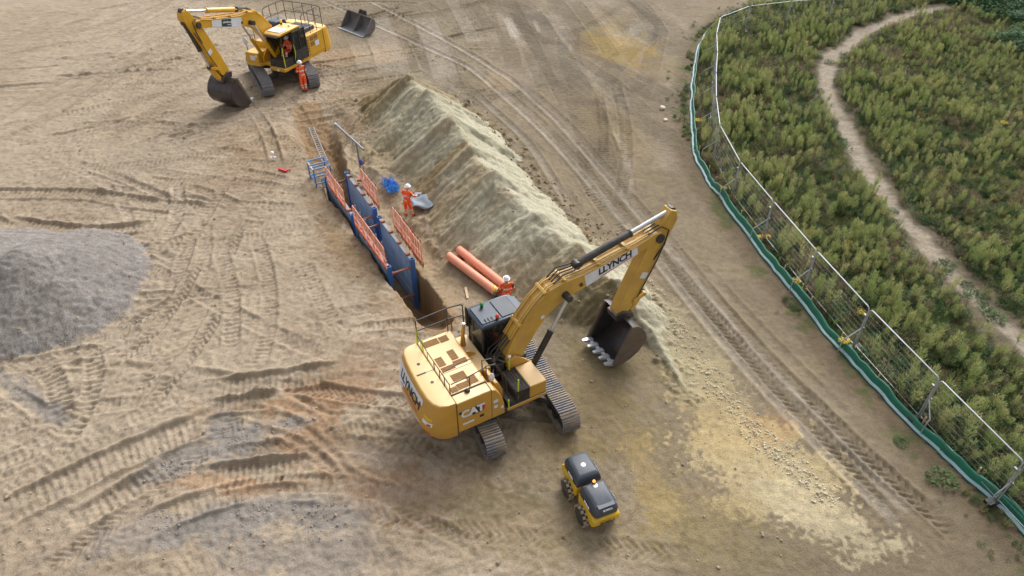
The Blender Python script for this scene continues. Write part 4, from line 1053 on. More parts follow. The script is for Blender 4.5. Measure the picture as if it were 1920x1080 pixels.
    MB().box(1.15, 1.28, -0.286, -0.281, 3.25, 3.38).build('sticker', M_WHT, bo)
    return root

def far_excavator():
    root = empty('excavator', (-14.9, 43.1, 0.0), R(246), 1.1)
    tag(root, 'bright yellow tracked excavator at the far end of the trench with a worker beside it', 'excavator')
    undercarriage(root, R(117 - 246), M_TRKF)
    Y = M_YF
    MB().prism([(-2.5, 1.42), (1.25, 1.42), (1.30, 0.4), (0.85, 0.3), (0.85, -0.3), (1.15, -0.45), (1.15, -1.42), (-2.5, -1.42)], 1.05, 1.22, 'z').build('deck_plate', Y, root, 0.02)
    MB().prism([(1.0, 1.05), (1.34, 1.08), (1.34, 1.25), (1.0, 1.25)], 0.42, 1.44, 'y').build('cab_sill', Y, root, 0.02)
    counterweight(root, Y, 2.40)
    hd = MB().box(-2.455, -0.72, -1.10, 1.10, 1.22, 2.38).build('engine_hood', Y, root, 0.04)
    h2 = MB().prism([(-2.30, 2.385), (-2.25, 2.62), (-0.95, 2.62), (-0.85, 2.385)], -0.25, 1.06, 'y').build('grey_hood', M_HOOD, root, 0.04)
    for k in range(4):
        MB().box(-2.1 + 0.32 * k, -1.92 + 0.32 * k, -0.15, 0.95, 2.622, 2.632).build('hood_louvre', M_DRK, h2)
    h3 = MB().prism([(-1.55, 2.39), (-1.50, 2.98), (-1.35, 3.06), (-0.62, 3.06), (-0.50, 2.9), (-0.50, 2.39)], -0.95, -0.27, 'y').build('intake_hood', M_HOOD, root, 0.06)
    MB().tube([(-1.2, -0.55, 3.06), (-1.2, -0.55, 3.2)], 0.04, 10).build('exhaust_stack', M_STL, h3)
    sd = MB().prism([(-2.455, 1.22), (-2.455, 2.38), (-0.80, 2.38), (-0.80, 1.22)], 1.105, 1.46, 'y').build('side_door', Y, root, 0.03)
    Ml = Matrix(((-1, 0, 0, 0), (0, 0, 1, 1.462), (0, 1, 0, 0), (0, 0, 0, 1)))
    for a in (1.20, 1.58):
        for b in (1.72, 2.02):
            v = MB(Ml).prism([(a, b), (a + 0.32, b), (a + 0.32, b + 0.24), (a, b + 0.24)], 0, 0.006, 'z').build('vent_grille', M_VENT, sd)
    MB(Ml).prism([(1.60, 1.62), (1.96, 1.62), (1.96, 1.92), (1.60, 1.92)], 0.008, 0.014, 'z').build('sticker', M_WHT, sd)
    MB(Ml).box(1.05, 1.06, 1.24, 2.36, 0, 0.008).build('panel_seam', M_DRK, sd)
    for k in range(5):
        MB(Ml).prism([(0.84, 1.5 + 0.15 * k), (0.98, 1.5 + 0.15 * k), (0.98, 1.58 + 0.15 * k), (0.84, 1.58 + 0.15 * k)], 0, 0.02, 'z').build('hinge', M_DRK, sd)
    # right-hand tank and boxes in front
    MB().box(-0.70, 0.15, -1.42, -0.45, 1.22, 2.10).build('fuel_tank', Y, root, 0.05)
    tb = MB().box(0.16, 1.12, -1.42, -0.50, 1.22, 1.78).build('tool_box', Y, root, 0.04)
    MB().box(1.121, 1.127, -1.10, -0.75, 1.36, 1.62).build('sticker', M_WHT, tb)
    MB().tube([(1.12, -0.62, 1.62), (1.16, -0.62, 1.62)], 0.07, 12).build('work_lamp', M_LAMP, tb)
    MB().tube([(1.34, 1.0, 1.16), (1.37, 1.0, 1.16)], 0.07, 12).build('work_lamp', M_LAMP, root)
    mr = MB(); mr.tube([(0.9, -1.35, 1.78), (0.95, -1.38, 2.6)], 0.02, 6); mr.build('mirror_arm', M_BLK, root)
    MB().ellipsoid((0.98, -1.32, 2.35), (0.08, 0.17, 0.24), 10, 8).build('mirror_housing', M_WHT, root)
    # cab, door folded back
    c, rf = cab(root, -0.55, 1.22, 0.36, 1.42, 1.24, 3.10, Y, side_open=True)
    MB().box(0.30, 0.98, 0.46, 1.32, 3.165, 3.185).build('roof_hatch', M_WHT, rf, 0.02)
    MB().prism([(1.0, 3.1), (1.30, 2.96), (1.30, 2.99), (1.0, 3.14)], 0.42, 1.36, 'y').build('sun_visor', M_HOOD, rf)
    MB().tube([(-0.2, 0.5, 3.16), (-0.2, 0.5, 3.26)], 0.06, 10).build('beacon_base', M_BLK, rf)
    MB().ellipsoid((-0.2, 0.5, 3.34), (0.08, 0.08, 0.10), 12, 8).build('beacon', M_BAMB, rf)
    MB().ellipsoid((-0.1, 1.1, 3.2), (0.07, 0.07, 0.07), 10, 6).build('work_lamp', M_LAMP, rf)
    MB().ellipsoid((-0.75, 1.44, 2.46), (0.07, 0.07, 0.07), 10, 6).build('work_lamp', M_LAMP, rf)
    dr = MB(); dr.box(-0.80, 0.30, 1.50, 1.56, 1.32, 1.40); dr.box(-0.80, -0.72, 1.50, 1.56, 1.4, 3.0); dr.box(0.22, 0.30, 1.50, 1.56, 1.4, 3.0); dr.box(-0.80, 0.30, 1.50, 1.56, 2.94, 3.02); dr.box(-0.72, 0.22, 1.50, 1.56, 1.40, 1.95); dr.box(-0.27, -0.22, 1.5, 1.56, 1.95, 2.94)
    d_ = dr.build('door', M_BLK, c)
    for (a, b) in ((-0.71, -0.28), (-0.21, 0.21)):
        MB().box(a, b, 1.525, 1.535, 1.96, 2.93).build('door_window', M_GLASSD, d_)
    rail(root, [(1.16, 1.40, 1.3), (1.18, 1.42, 1.9), (1.14, 1.40, 2.4)], M_HIV, 0.028, 'grab_handle')
    rail(root, [(0.32, 1.46, 1.45), (0.34, 1.58, 1.9), (0.28, 1.50, 2.4)], M_HIV, 0.022, 'grab_handle')
    # tall guard rails round the hood
    for y in (-1.35, 1.35):
        g = rail(root, [(-0.9, y, 2.38), (-0.9, y, 3.50), (-1.1, y, 3.60), (-2.6, y, 3.60), (-2.72, y * 0.97, 3.5), (-2.72, y * 0.97, 2.4)], M_DRK, 0.022, 'guard_rail')
        MB().tube([(-0.9, y, 3.0), (-2.72, y, 3.0)], 0.018, 6).build('rail_bar', M_DRK, g)
        for x in (-1.5, -2.1):
            MB().tube([(x, y, 2.38), (x, y, 3.6)], 0.018, 6).build('rail_post', M_DRK, g)
    g = rail(root, [(-2.72, -1.30, 3.55), (-2.80, 0, 3.55), (-2.72, 1.30, 3.55)], M_DRK, 0.022, 'guard_rail')
    MB().tube([(-2.72, -1.30, 2.98), (-2.80, 0, 2.98), (-2.72, 1.30, 2.98)], 0.018, 6).build('rail_bar', M_DRK, g)
    for y in (-0.7, 0.0, 0.7):
        MB().tube([(-2.79, y, 2.4), (-2.79, y, 3.55)], 0.018, 6).build('rail_post', M_DRK, g)
    g = rail(root, [(-0.6, -1.36, 2.1), (-0.6, -1.36, 2.95), (0.1, -1.36, 2.9), (0.2, -1.36, 1.8)], M_DRK, 0.02, 'guard_rail')
    for s in (-1, 1):
        MB().prism([(-0.15, 1.22), (-0.12, 2.0), (0.15, 2.18), (0.5, 1.9), (0.9, 1.5), (0.9, 1.22)], s * 0.36 - 0.04, s * 0.36 + 0.04, 'y').build('boom_bracket', Y, root, 0.01)
    MB().box(-0.6, 0.0, -0.4, 0.3, 1.22, 1.9).build('control_valve', M_DRK, root, 0.02)
    n_before = set(bpy.data.objects)
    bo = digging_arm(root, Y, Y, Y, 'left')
    d = Vector((2.72 - 4.78, 0, 4.15 - 4.66)).normalized()
    Mb = frame_from((3.72, 0.286, 4.40), d, (0, 1, 0))
    pn = MB(Mb).prism([(-1.05, -0.165), (1.12, -0.26), (1.12, 0.245), (-1.05, 0.15)], 0, 0.005, 'z').build('decal_panel', M_WHT, bo)
    gb = MB(Mb).prism([(-0.36, -0.18), (0.34, -0.20), (0.34, 0.18), (-0.36, 0.16)], 0.006, 0.010, 'z').build('decal_box', M_GRN_D, bo)
    flat_text('plantforce', 0.145, Mb @ Matrix.Translation((0.04, 0.03, 0.014)), M_WHT, gb, bold=0.004)
    flat_text('rentals', 0.09, Mb @ Matrix.Translation((0.16, -0.10, 0.014)), M_WHT, gb, bold=0.003)
    MB(Mb).tube([(-0.27, 0.03, 0.012), (-0.27, 0.03, 0.016)], 0.05, 12).build('emblem', M_GRNL, gb)
    for o in set(bpy.data.objects) - n_before:      # this arm is folded in a little closer
        o.data.transform(Matrix.Diagonal((0.945, 1, 0.99, 1)))
    return root

near_excavator()
far_excavator()

# ------------------------------------------------------------------ people
def person(label, loc, yaw, pose, height=1.0, helmet=M_HELM, group=None, vest=False):
    """one continuous skinned body; +X is forward, +Y is left"""
    J = dict(pelvis=(0, 0, .96, .15, .115), waist=(0, 0, 1.10, .145, .11), chest=(0.01, 0, 1.32, .18, .125), neck=(0.01, 0, 1.47, .075, .075), head=(0.03, 0, 1.60, .085, .10), crown=(0.03, 0, 1.72, .075, .09))
    for s, n in ((1, 'L'), (-1, 'R')):
        J.update({'hip' + n: (0, s * .10, .90, .105, .105), 'knee' + n: (0.03, s * .12, .50, .078, .078), 'ank' + n: (0, s * .13, .11, .062, .062), 'toe' + n: (.17, s * .15, .045, .05, .04),
                  'sh' + n: (0, s * .19, 1.42, .085, .08), 'el' + n: (-.02, s * .27, 1.14, .06, .06), 'wr' + n: (.06, s * .28, .90, .045, .042), 'ha' + n: (.09, s * .28, .82, .045, .028)})
    for k, v in pose.items():
        J[k] = tuple(v) + J[k][3:]
    E = [('pelvis', 'waist'), ('waist', 'chest'), ('chest', 'neck'), ('neck', 'head'), ('head', 'crown')]
    for n in 'LR':
        E += [('pelvis', 'hip' + n), ('hip' + n, 'knee' + n), ('knee' + n, 'ank' + n), ('ank' + n, 'toe' + n), ('chest', 'sh' + n), ('sh' + n, 'el' + n), ('el' + n, 'wr' + n), ('wr' + n, 'ha' + n)]
    names = list(J)
    vs = [Vector(J[k][:3]) for k in names]; rad = [(J[k][3], J[k][4]) for k in names]
    ed = [(names.index(a), names.index(b)) for a, b in E]
    for n, s in (('L', 1), ('R', -1)):                   # fingers and thumb
        h, w = Vector(J['ha' + n][:3]), Vector(J['wr' + n][:3])
        d = (h - w).normalized(); side = d.cross(Vector((0, s, 0))).normalized() if abs(d.y) < 0.9 else Vector((1, 0, 0)); up = side.cross(d)
        hi = names.index('ha' + n)
        for k, (off, ln) in enumerate(((-.030, .068), (-.010, .078), (.011, .074), (.030, .060))):
            b = len(vs)
            vs.append(h + side * off + d * .035); rad.append((.010, .010)); vs.append(h + side * off + d * (.035 + ln * .5) - up * s * .006); rad.append((.009, .009)); vs.append(h + side * off * .95 + d * (.03 + ln * .9) - up * s * .026); rad.append((.008, .008))
            ed += [(hi, b), (b, b + 1), (b + 1, b + 2)]
        b = len(vs)
        vs.append(h - side * .045 - d * .005); rad.append((.011, .011)); vs.append(h - side * .06 + d * .035); rad.append((.009, .009))
        ed += [(names.index('wr' + n), b), (b, b + 1)]
    me = bpy.data.meshes.new('body'); me.from_pydata(vs, ed, [])
    o = bpy.data.objects.new('body', me); COL.objects.link(o)
    sk = o.modifiers.new('skin', 'SKIN'); sk.use_smooth_shade = True
    for i, v in enumerate(me.skin_vertices[0].data):
        v.radius = rad[i]; v.use_root = (i == 0)
    ss = o.modifiers.new('sub', 'SUBSURF'); ss.levels = ss.render_levels = 2
    bpy.context.view_layer.update()
    bm_ = bpy.data.meshes.new_from_object(o.evaluated_get(bpy.context.evaluated_depsgraph_get()))
    bpy.data.objects.remove(o)
    for m in (M_HIO, M_REFL, M_SKIN, M_BOOT, M_GLOVE): bm_.materials.append(m)
    segs = [(a, b, vs[names.index(a)], vs[names.index(b)]) for a, b in E]
    for p in bm_.polygons:
        c = p.center; best = None
        for a, b, A, B in segs:
            t = max(0, min(1, (c - A).dot(B - A) / max(1e-9, (B - A).length_squared))); q = (c - A.lerp(B, t)).length
            if best is None or q < best[0]: best = (q, a, b, t)
        a, b, t = best[1:]
        mi = 0
        if a.startswith('ank') or (a.startswith('knee') and t > 0.93): mi = 3
        elif b in ('head', 'crown') or (b == 'neck' and t > 0.75): mi = 2
        elif a.startswith('wr'): mi = 4
        elif b == 'waist' and t > 0.15 and t < 0.62: mi = 1
        elif a == 'waist' and 0.42 < t < 0.68: mi = 1
        elif a.startswith('sh') and 0.5 < t < 0.75: mi = 1
        elif a.startswith('el') and 0.35 < t < 0.6: mi = 1
        elif a.startswith('knee') and (0.08 < t < 0.28 or 0.45 < t < 0.65): mi = 1
        p.material_index = mi
    bm_.shade_smooth(); bm_.name = 'person'
    o = bpy.data.objects.new('person', bm_); COL.objects.link(o)
    o.location, o.rotation_euler, o.scale = loc, (0, 0, yaw), (height,) * 3
    tag(o, label, 'person', group)
    hd, cr = Vector(J['head'][:3]), Vector(J['crown'][:3])
    up = (cr - hd).normalized(); M = Matrix.Translation(hd + up * 0.075) @ Vector((0, 0, 1)).rotation_difference(up).to_matrix().to_4x4()
    hb = MB(M); hb.ellipsoid((0, 0, 0), (.135, .115, .125), 14, 7, zmin=0.0)
    hb.loft([[(.158 * math.cos(a) + (.03 if math.cos(a) > 0.3 else 0), .13 * math.sin(a), z) for a in [2 * math.pi * i / 14 for i in range(14)]] for z in (-.012, .01)])
    hb.build('hard_hat', helmet, o)
    fc = MB(M); fc.ellipsoid((.108, 0, -.09), (.022, .014, .026), 6, 4)
    for s in (-1, 1): fc.ellipsoid((.0, s * .092, -.08), (.022, .012, .032), 6, 4)
    fc.build('face', M_SKIN, o)
    ey = MB(M)
    for s in (-1, 1): ey.ellipsoid((.095, s * .034, -.062), (.012, .014, .009), 6, 4)
    ey.build('eyes', M_BOOT, o)
    return o

x, y = -4.86, 26.87
person('worker in orange hi-vis and white hard hat standing beside the blue trench boxes', (x, y, zi(x, y) - 0.01), R(64), dict(
    pelvis=(0, 0, .96), waist=(.02, 0, 1.10), chest=(.07, 0, 1.30), neck=(.12, 0, 1.44), head=(.17, 0, 1.56), crown=(.19, 0, 1.68),
    shL=(.06, .19, 1.40), elL=(.12, .29, 1.16), wrL=(.30, .20, 1.06), haL=(.38, .17, 1.04), shR=(.07, -.19, 1.40), elR=(.18, -.30, 1.18), wrR=(.42, -.34, 1.10), haR=(.50, -.34, 1.08),
    kneeL=(.06, .14, .5), ankL=(.02, .18, .11), toeL=(.19, .2, .045), kneeR=(.12, -.12, .52), ankR=(.16, -.15, .11), toeR=(.33, -.17, .045)), 1.0)
x, y = -13.0, 41.0
person('worker in orange hi-vis leaning against the track of the far excavator', (x, y, zi(x, y) - 0.01), R(128), dict(
    elL=(.08, .24, 1.16), wrL=(.26, .10, 1.16), haL=(.32, .04, 1.17), elR=(.06, -.26, 1.16), wrR=(.26, -.14, 1.10), haR=(.33, -.08, 1.10),
    kneeR=(.02, -.10, .5), ankR=(-.04, -.06, .11), toeR=(.13, -.07, .045), ankL=(.03, .06, .11), toeL=(.2, .07, .045)), 1.13)
x, y = -0.2, 20.15
p3 = person('worker in orange hi-vis at the near ends of the two terracotta pipes', (x, y, zi(x, y) - 0.01), R(100), dict(
    elL=(.05, .30, 1.18), wrL=(.10, .36, 1.0), haL=(.14, .38, .94), elR=(.04, -.28, 1.16), wrR=(.20, -.22, 1.0), haR=(.27, -.18, .98)), 1.0)
cs = empty('cut_off_saw', (x - 0.42, y - 0.05, zi(x, y) + 0.92), R(100))
tag(cs, 'black hand saw with yellow guard hanging from the worker by the pipes', 'power saw')
MB().box(-.16, .12, -.09, .09, -.1, .1).build('saw_body', M_BLK, cs, .03)
MB().tube([(.2, -.02, .06), (.2, .02, .06)], .15, 16).build('saw_blade', M_STL, cs)
MB().loft([[(.2 + .19 * math.cos(a), w_, .06 + .19 * math.sin(a)) for w_ in (-.05, .05)] + [(.2 + .14 * math.cos(a), w_, .06 + .14 * math.sin(a)) for w_ in (.05, -.05)] for a in [R(20 + 16 * i) for i in range(11)]]).build('blade_guard', M_YR, cs)
MB().tube([(-.14, 0, .1), (-.1, 0, .2), (.06, 0, .2), (.1, 0, .1)], .016, 6).build('handle', M_BLK, cs)

def seated(label, root_loc, rz, sc, cabu, cabw, z0):
    """driver in the seat of a cab given in the machine's own axes"""
    T = Matrix.Translation(root_loc) @ Matrix.Rotation(rz, 4, 'Z') @ Matrix.Scale(sc, 4)
    q = T @ Vector((cabu + 0.58, cabw, z0 + 0.56 - 0.86))
    return person(label, tuple(q), rz, dict(
        pelvis=(0, 0, .96), waist=(-.03, 0, 1.10), chest=(-.02, 0, 1.32), neck=(.0, 0, 1.47), head=(.03, 0, 1.60), crown=(.04, 0, 1.70),
        hipL=(.04, .1, .95), kneeL=(.44, .14, .98), ankL=(.52, .15, .58), toeL=(.68, .16, .52), hipR=(.04, -.1, .95), kneeR=(.44, -.14, .98), ankR=(.52, -.15, .58), toeR=(.68, -.16, .52),
        elL=(.06, .30, 1.15), wrL=(.30, .26, 1.12), haL=(.38, .24, 1.12), elR=(.06, -.30, 1.15), wrR=(.30, -.26, 1.12), haR=(.38, -.24, 1.12)), sc * 0.96)
seated('driver in orange hi-vis sitting in the cab of the foreground excavator', (-0.22, 15.77, 0), R(29.5), 1.0, -0.64, 0.86, 1.24)
seated('driver in orange hi-vis sitting in the open cab of the far excavator', (-14.9, 43.1, 0), R(246), 1.1, -0.55, 0.89, 1.24)

# ------------------------------------------------------------------ trench boxes and edge barriers
TA = R(-60.0)
def on_trench(c, lx, ly):
    return (c[0] + lx * math.cos(TA) - ly * math.sin(TA), c[1] + lx * math.sin(TA) + ly * math.cos(TA))
BOX1, BOX2 = (-7.80, 28.18), (-5.58, 24.22)
def trench_box(c, L, label):
    root = empty('trench_box', (c[0], c[1], -2.15), TA)
    tag(root, label, 'trench box', 'blue trench boxes')
    zt = 2.6
    for s in (-1, 1):
        y = s * 0.52
        sh = MB().box(-L / 2 + .16, L / 2 - .16, y - .05, y + .05, 0.05, zt - .04).build('side_sheet', M_BLUED, root, .01)
        for k in range(1, 4):
            MB().box(-L / 2 + .2, L / 2 - .2, y - s * .055 - .008, y - s * .055 + .008, zt * k / 4 - .02, zt * k / 4 + .02).build('stiffener', M_BLUED, sh)
        MB().box(-L / 2 + .16, L / 2 - .16, y - .07, y + .07, zt - .04, zt + .02).build('top_rail', M_GREY, sh)
        for x in (-L / 2 + .08, L / 2 - .08):
            p = MB(); p.box(x - .08, x - .05, y - .1, y + .1, 0, zt + .08); p.box(x + .05, x + .08, y - .1, y + .1, 0, zt + .08); p.box(x - .05, x + .05, y - .1, y - .07, 0, zt + .08); p.box(x - .05, x + .05, y + .07, y + .1, 0, zt + .08)
            p.build('corner_post', M_BLUE, root)
        for k in range(4):
            x = -L / 2 + .5 + (L - 1.0) * k / 3
            MB().box(x - .06, x + .06, y - .09, y + .09, zt + .0, zt + .10).build('edge_clamp', M_RST, sh)
    for x in (-L / 2 + .08, L / 2 - .08):
        for z in (0.75, zt - .35):
            s_ = MB(); s_.tube([(x, -.42, z), (x, .42, z)], .05, 10); s_.tube([(x, -.42, z), (x, -.36, z)], .09, 10); s_.tube([(x, .36, z), (x, .42, z)], .09, 10)
            s_.build('strut', M_RST, root)
    return root
trench_box(BOX2, 3.85, 'blue steel trench box nearest the foreground excavator')
trench_box(BOX1, 3.95, 'blue steel trench box farther along the trench by the blue cage')

def barrier(c, lx, ly, L, z, label, posts=2, lean=0.0):
    p = on_trench(c, lx, ly)
    root = empty('edge_barrier', (p[0], p[1], z), TA)
    tag(root, label, 'safety barrier', 'orange edge barriers along the trench')
    h = 1.12
    f = MB(); f.tube([(-L / 2, 0, .05), (-L / 2, 0, h - .06), (-L / 2 + .06, 0, h), (L / 2 - .06, 0, h), (L / 2, 0, h - .06), (L / 2, 0, .05)], .02, 6)
    f.tube([(-L / 2, 0, .55), (L / 2, 0, .55)], .014, 6)
    f.build('frame', M_ORBL, root)
    MB().box(-L / 2, L / 2, -.015, .015, .02, .20).build('toe_board', M_ORB, root)
    m = MB()
    n = int(L / .09)
    for i in range(1, n): m.box(-L / 2 + L * i / n - .0045, -L / 2 + L * i / n + .0045, -.004, .004, .2, h)
    for k in range(1, 9): m.box(-L / 2, L / 2, -.003, .003, .2 + .1 * k - .0045, .2 + .1 * k + .0045)
    m.build('mesh_infill', M_ORBL, root)
    for i in range(posts):
        x = -L / 2 + L * (i + 0.5) / posts
        q = MB(); q.tube([(x, .05, -.25), (x, .05, h + .12)], .025, 8); q.build('post', M_GREY if posts < 3 else M_RST, root)
        MB().box(x - .04, x + .04, .0, .1, -.12, .06).build('post_clamp', M_RST, root)
    return root
zb = 0.42
for i, (c, lx, lab) in enumerate(((BOX2, 1.30, 'orange mesh barrier left of the near trench box, at its near end'), (BOX2, 0.05, 'orange mesh barrier midway along the left side of the near trench box'), (BOX2, -1.2, 'orange mesh barrier on the left side of the near trench box, at its far end'), (BOX1, 0.75, 'orange mesh barrier on the left side of the far trench box, nearer end'), (BOX1, -0.6, 'orange mesh barrier left of the far trench box, next to the blue cage'))):
    barrier(c, lx, -0.64, 1.24, zb, lab)
for i, (c, lx, ly, n, lab) in enumerate(((BOX2, 1.45, 0.92, 4, 'orange mesh barrier with close rusty posts on the right of the near trench box'), (BOX2, 0.40, 0.95, 3, 'orange mesh barrier right of the near trench box, middle of the three'), (BOX2, -0.75, 0.98, 2, 'orange mesh barrier right of the near trench box, next to the worker'), (BOX1, 0.95, 0.90, 2, 'orange mesh barrier on the right of the far trench box, nearer one'), (BOX1, -0.2, 0.90, 1, 'orange mesh barrier right of the far trench box by the pole stand'))):
    barrier(c, lx, ly, 1.1, 0.12, lab, n)

# blue access cage with its ladder
cg = empty('access_cage', (-9.62, 30.10, -0.25), TA)
tag(cg, 'blue steel access cage standing at the far end of the trench boxes', 'access cage')
for (x, y) in ((-.5, -.42), (-.5, .42), (.5, -.42), (.5, .42)):
    MB().tube([(x, y, 0), (x, y, 1.25)], .032, 6).build('leg', M_BLUE, cg)
for z in (.45, .85, 1.25):
    for P in ([(-.5, -.46, z), (-.5, .46, z)], [(.5, -.46, z), (.5, .46, z)]):
        MB().tube(P, .038, 6).build('cross_rail', M_LBL, cg)
for z in (.5, 1.22):
    for P in ([(-.5, -.42, z), (.5, -.42, z)], [(-.5, .42, z), (.5, .42, z)]):
        MB().tube(P, .034, 6).build('side_rail', M_STL if z > 1 and P[0][1] < 0 else M_BLUE, cg)
MB().tube([(0, -.46, 1.25), (0, .46, 1.25)], .036, 6).build('cross_rail', M_LBL, cg)
MB().box(-.46, .46, -.38, .38, .10, .14).build('floor_plate', M_DRK, cg)
for y in (-.3, .3):
    MB().tube([(.55, y - .03, .08), (.55, y + .03, .08)], .08, 10).build('castor', M_BLK, cg)
A, B = Vector((-11.35, 35.5, 0.28)), Vector((-9.42, 30.6, 0.85))
ld = empty('ladder', A, 0); tag(ld, 'grey aluminium ladder lying along the ramp of the trench to the blue cage', 'ladder')
d = B - A; sd_ = d.cross(Vector((0, 0, 1))).normalized() * 0.13
for s in (-1, 1): MB().tube([sd_ * s, d + sd_ * s], .03, 6).build('stile', M_GREY, ld)
for k in range(17):
    q = d * ((k + .5) / 17); MB().tube([q - sd_, q + sd_], .018, 6).build('rung', M_GALV, ld)

# grey pole stand with a long arm
ps = empty('pole_stand', (-7.62, 30.35, 0.0), 0); tag(ps, 'grey steel pole stand with long sloping arm and winch beside the trench', 'pole stand')
MB().tube([(0, 0, -.1), (-.02, 0, 2.0)], .05, 8).build('mast', M_GREY, ps)
MB().tube([(.22, -.28, -.1), (.2, -.26, 1.35)], .025, 6).build('stay', M_GREY, ps)
MB().tube([(-1.35, 1.75, 2.12), (0, -.02, 2.0), (.42, -.58, 1.94)], .055, 8).build('arm', M_GREY, ps)
MB().tube([(-1.38, 1.78, 2.06), (-1.34, 1.72, 2.2)], .06, 10).build('pulley', M_GALV, ps)
MB().ellipsoid((.12, -.12, 1.0), (.13, .13, .17), 10, 7).build('winch', mat('indigo_plastic', lin(70, 70, 150), 0.5), ps)
MB().tube([(.02, -.05, 1.0), (.3, -.2, 1.0)], .03, 8).build('winch_handle', M_RED, ps)
MB().box(-.22, .22, -.22, .22, -.06, .05).build('base_plate', M_RST, ps)

# blue netting heap, grey sheet, timber, oddments
rr = random.Random(8)
nt = MB()
for k in range(150):
    t = rr.random(); cx, cy = -6.30 + .5 * t + rr.gauss(0, .11), 30.0 - 1.0 * t + rr.gauss(0, .1)
    P = []; a = rr.uniform(0, 6.28); z0 = rr.uniform(.0, .2)
    for i in range(5):
        P.append((cx, cy, zi(-6, 29.6) + max(.02, z0 + rr.uniform(-.06, .06)))); a += rr.uniform(-1.6, 1.6); cx += .08 * math.cos(a); cy += .08 * math.sin(a)
    nt.tube(P, .016, 4)
tag(nt.build('netting_heap', M_BNET, None), 'crumpled bright blue netting lying on the soil behind the worker', 'netting')
x, y = -4.3, 27.75
gs = MB()
N_ = 9
vs = [(x + (i / (N_ - 1) - .5) * .95 + .1 * math.sin(j), y + (j / (N_ - 1) - .5) * 1.1, zi(x, y) + .06 + .10 * math.sin(i * .8) * math.cos(j * .6) + .02 * j) for j in range(N_) for i in range(N_)]
gs._add(vs, [(j * N_ + i, j * N_ + i + 1, (j + 1) * N_ + i + 1, (j + 1) * N_ + i) for j in range(N_ - 1) for i in range(N_ - 1)])
o = gs.build('ground_sheet', M_SHEET, None); s_ = o.modifiers.new('thick', 'SOLIDIFY'); s_.thickness = .02
tag(o, 'grey plastic sheet lying on the soil at the feet of the worker by the trench', 'plastic sheet')
x, y = -1.85, 21.35
tm = MB(Matrix.Translation((x, y, zi(x, y) + .04)) @ Matrix.Rotation(R(100), 4, 'Z')).box(-.36, .36, -.05, .05, -.03, .03).build('timber_offcut', M_TIMB, None, .01)
tag(tm, 'short pale timber offcut on the soil between trench and pipes', 'timber')
x, y = -12.65, 32.3
wm = MB(Matrix.Translation((x, y, zi(x, y)))); wm.tube([(0, 0, 0), (0, 0, .35)], .05, 8); wm.ellipsoid((0, 0, .42), (.1, .1, .1), 8, 6); wm.box(-.15, .15, -.03, .03, .12, .18)
tag(wm.build('survey_marker', M_HELM, None), 'small white survey marker on the ground left of the blue cage', 'marker')
x, y = -11.8, 31.0
rm = MB(Matrix.Translation((x, y, zi(x, y) + .03)) @ Matrix.Rotation(R(-30), 4, 'Z')); rm.box(-.28, .28, -.06, .06, 0, .08); rm.tube([(.2, 0, .05), (.36, .12, .1), (.3, .25, .06)], .03, 6)
tag(rm.build('hand_tool', M_RED, None), 'small red hand tool lying on the ground left of the blue cage', 'tool')

# ------------------------------------------------------------------ pipes
def pipe(a, b, r, label):
    A = Vector((a[0], a[1], zi(*a) + r + .03)); B = Vector((b[0], b[1], zi(*b) + r + .03))
    root = empty('drain_pipe', A); tag(root, label, 'pipe', 'terracotta drain pipes on the soil')
    d = B - A; n = 22
    M = frame_from((0, 0, 0), d, (0, 0, 1)); L = d.length
    def ring(x, q): return [tuple(M @ Vector((x, q * math.cos(2 * math.pi * k / n), q * math.sin(2 * math.pi * k / n)))) for k in range(n)]
    p = MB(); R_ = [ring(0, r - .02), ring(0, r), ring(L, r), ring(L, r - .02)]
    p.loft(R_ + [R_[0]], cap=False)
    p.build('barrel', M_PIPE, root)
    return root
pipe((-2.72, 23.55), (-0.52, 20.95), 0.185, 'nearer of the two terracotta drain pipes, open end towards the worker')
pipe((-2.30, 23.98), (-0.12, 21.05), 0.185, 'terracotta drain pipe lying against the spoil heap, behind the other pipe')

# ------------------------------------------------------------------ spare ditching bucket
a, b = Vector((-13.33, 53.04, 0)), Vector((-10.86, 50.72, 0))
mid = (a + b) / 2; ang = math.atan2(b.y - a.y, b.x - a.x)
sb = empty('spare_bucket', (mid.x, mid.y, zi(mid.x, mid.y) + .03), ang)
tag(sb, 'wide grey ditching bucket lying empty on the ground behind the far excavator', 'bucket')
W = 1.5
po = [(0, 0), (.35, -.0), (.75, .06), (1.05, .26), (1.20, .58), (1.18, .92), (1.05, 1.14)]
pi_ = [(0, .05), (.35, .05), (.73, .11), (1.0, .29), (1.14, .59), (1.12, .90), (1.0, 1.1)]
n = len(po)
vs = [(-W, p, q) for p, q in po] + [(W, p, q) for p, q in po] + [(-W, p, q) for p, q in pi_] + [(W, p, q) for p, q in pi_]
fs = []
for i in range(n - 1): fs += [(i, i + 1, n + i + 1, n + i), (2 * n + i, 3 * n + i, 3 * n + i + 1, 2 * n + i + 1)]
fs += [(0, n, 3 * n, 2 * n), (n - 1, 3 * n - 1, 4 * n - 1, 2 * n - 1)]
sh = MB()._add(vs, fs).build('bucket_shell', M_SPB, sb)
for s in (-1, 1): MB().prism(po + [(.9, 1.1), (.15, .12)], s * W - .03, s * W + .03, 'x').build('bucket_side', M_SPB, sb)
MB().prism(pi_ + [(.98, 1.0), (.2, .09)], -.02, .02, 'x').build('centre_rib', M_SPB, sb)
MB().box(-W, W, -.1, .03, .0, .05).build('cutting_edge', M_TEETH, sb)
for s in (-.22, .22): MB().prism([(1.0, 1.12), (1.2, .9), (1.42, 1.0), (1.45, 1.3), (1.2, 1.4)], s - .03, s + .03, 'x').build('hanger_ear', M_DRK, sb)
